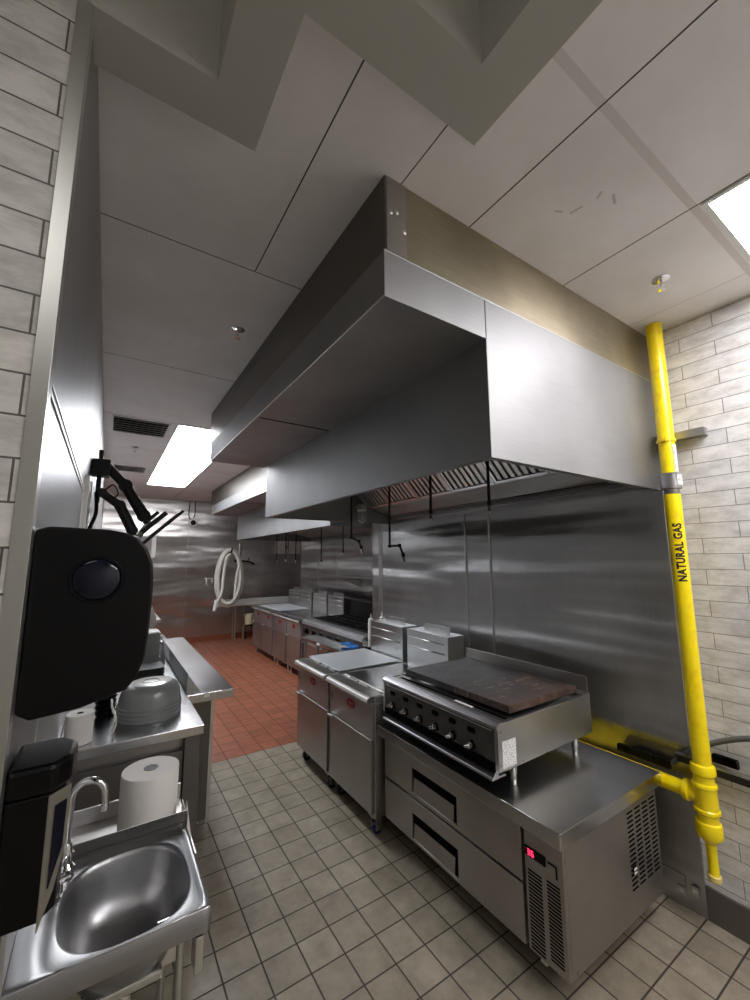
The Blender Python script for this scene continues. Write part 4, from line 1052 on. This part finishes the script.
b = B(); prism(b, [(XL+.0035,.952), (-.045,.952), (-.022,.985), (-.018,1.05), (-.04,1.088), (XL+.0035,1.088)], 'Z', -.400, -.352, .008); part('lid', b, M['black_plastic'], t)
def quadslab(pts, th):
    b = B(); pts = [Vector(p) for p in pts]; n = (pts[1]-pts[0]).cross(pts[2]-pts[0]).normalized()*th
    A = [b.verts.new(p) for p in pts]; C = [b.verts.new(p+n) for p in pts]; b.faces.new(A[::-1]); b.faces.new(C)
    for i in range(len(pts)): b.faces.new((A[i], A[(i+1)%len(pts)], C[(i+1)%len(pts)], C[i]))
    return b
pl_ = [(-.0505,.9540,-.612), (-.0505,.9540,-.404), (-.0215,.986,-.404), (-.0225,.985,-.500), (-.034,.972,-.565)]
fp = part('front_plate', quadslab(pl_, .002), M['alu'], t, 'silver front plate')
b = quadslab([(-.041,.9615,-.555), (-.041,.9615,-.425), (-.026,.978,-.425), (-.027,.977,-.500)], .0024)
part('level_window', b, M['window_blue'], fp)
b = B(); box(b, -.085, -.05, 1.0, 1.04, -.618, -.601, .003); part('spout', b, M['black_plastic'], t)

# ------------------------------------------------------------------ monitor arms on the left wall
t = thing('monitor_arm', 'black jointed monitor arms reaching from the left steel wall', 'monitor arm', (XL,2.95,.5))
b = B(); box(b, XL+.001, -.02, 2.86, 2.96, .50, .60, .006); box(b, -.085, -.06, 2.89, 2.92, .34, .66, .004); part('wall_mount', b, M['black_matt'], t)
def limb(pts, w): 
    b = B()
    for p, q, a, c in pts:
        p, q = Vector(p), Vector(q); cyl(b, p, q, a, c, 14); 
        for s in (p, q): lathe(b, [(0,-.026),(max(a,c)*1.05,-.022),(max(a,c)*1.05,.022),(0,.026)], tuple(s), 14, 'Y')
    return b
part('upper_arm', limb([((-.05,2.9,.575), (.065,2.9,.455), .027, .027)], 1), M['black_matt'], t)
part('forearm', limb([((.065,2.9,.455), (.175,2.9,.275), .030, .036)], 1), M['black_matt'], t)
part('upper_arm', limb([((-.05,2.9,.40), (.045,2.9,.33), .024, .026)], 1), M['black_matt'], t)
part('forearm', limb([((.045,2.9,.33), (.12,2.9,.18), .030, .030)], 1), M['black_matt'], t)
b = B(); tube(b, smooth_path([(-.08,2.88,.40), (-.07,2.86,.28), (-.09,2.86,.20), (-.10,2.86,.17)]), .010, 8); tube(b, smooth_path([(-.05,2.9,.40),(0,2.88,.45),(.03,2.88,.40),(.0,2.88,.36)]), .005, 6); part('cable', b, M['black_plastic'], t)
b = B(); tube(b, [(.175,2.9,.275), (.205,2.9,.235), (.16,2.9,.15), (.12,2.9,.16)], .018, 10); part('pivot', b, M['alu'], t)
b = B(); box(b, XL+.001, XL+.012, 2.86, 2.96, .10, .46, .002); part('backing_plate', b, M['chrome'], t)
t = thing('flat_monitor', 'thin black tilted monitor seen edge-on at the end of the black arm', 'monitor', (.28,2.9,.2))
R48 = Matrix.Rotation(math.radians(-45), 4, 'Y')
b = B(); box(b, .270-.15, .270+.15, 2.72, 3.02, .195-.009, .195+.009, .003, rot=R48); part('screen', b, M['black_plastic'], t)
b = B(); box(b, .245-.10, .245+.07, 2.78, 2.98, .230-.014, .230+.014, .004, rot=R48); part('rear_housing', b, M['black_matt'], t)
b = B(); box(b, .215-.05, .215+.05, 2.83, 2.93, .262-.010, .262+.010, .004, rot=R48); part('mount_plate', b, M['black_matt'], t)
# ticket rail below the seam
t = thing('ticket_rail', 'slim metal order rail on the left wall above the towel dispenser', 'rail', (XL,2.5,.2))
b = B(); box(b, XL+.001, XL+.022, 2.32, 2.335, -.1, .40, .002); box(b, XL+.001, XL+.018, 2.336, 2.85, .27, .30, .003); part('rail', b, M['alu'], t)
b = B(); cyl(b, (XL+.012,2.34,.285), (XL+.034,2.34,.285), .010, .010, 12); part('end_knob', b, M['chrome'], t)

# ------------------------------------------------------------------ stain marks on the ceiling tile (scuffs)
b = B()
for (x, y, l, w, a) in ((1.42,.60,.05,.010,20), (1.36,.62,.03,.008,60), (1.35,.70,.045,.008,100), (1.30,.74,.03,.006,150)):
    box(b, x-l/2, x+l/2, y-w/2, y+w/2, CE-.0006, CE-.0002, 0, rot=Matrix.Rotation(math.radians(a), 4, 'Z'))
struct('trim_7', b, mat('scuff', (196,192,188), .8))

# ------------------------------------------------------------------ world, light, camera
w = bpy.data.worlds.new('world'); SC.world = w; w.use_nodes = True
w.node_tree.nodes['Background'].inputs[0].default_value = (.05,.05,.05,1); w.node_tree.nodes['Background'].inputs[1].default_value = .2
# added unseen area light that fills the room behind the entrance
def lamp(x, y, z, sx, sy, e, col=(1,.98,.95)):
    l = bpy.data.lights.new('fill_lamp', 'AREA'); l.shape = 'RECTANGLE'; l.size = sx; l.size_y = sy; l.energy = e; l.color = col
    o = bpy.data.objects.new('fill_lamp', l); COL.objects.link(o); o.location = (x, y, z+H)
    return o
lamp(-.9, -1.2, 1.93, 1.2, 1.2, 11)

cam = bpy.data.cameras.new('camera'); co = bpy.data.objects.new('camera', cam); COL.objects.link(co)
f, yaw, pitch, roll = 406.06, .58042, .144916, -.004143
fw = Vector((math.sin(yaw)*math.cos(pitch), math.cos(yaw)*math.cos(pitch), math.sin(pitch)))
rt = Vector((math.cos(yaw), -math.sin(yaw), 0)); up = rt.cross(fw)
r2 = rt*math.cos(roll)+up*math.sin(roll); u2 = -rt*math.sin(roll)+up*math.cos(roll)
mw = Matrix((r2, u2, -fw)).transposed().to_4x4(); mw.translation = Vector((0,0,H)); co.matrix_world = mw
cam.sensor_fit = 'HORIZONTAL'; cam.sensor_width = 36; cam.lens = 36*f/750; cam.clip_start = .02
SC.camera = co
SC.view_settings.view_transform = 'Standard'; SC.view_settings.look = 'None'; SC.view_settings.gamma = 1.
SC.view_settings.use_curve_mapping = False; SC.view_settings.exposure = .38
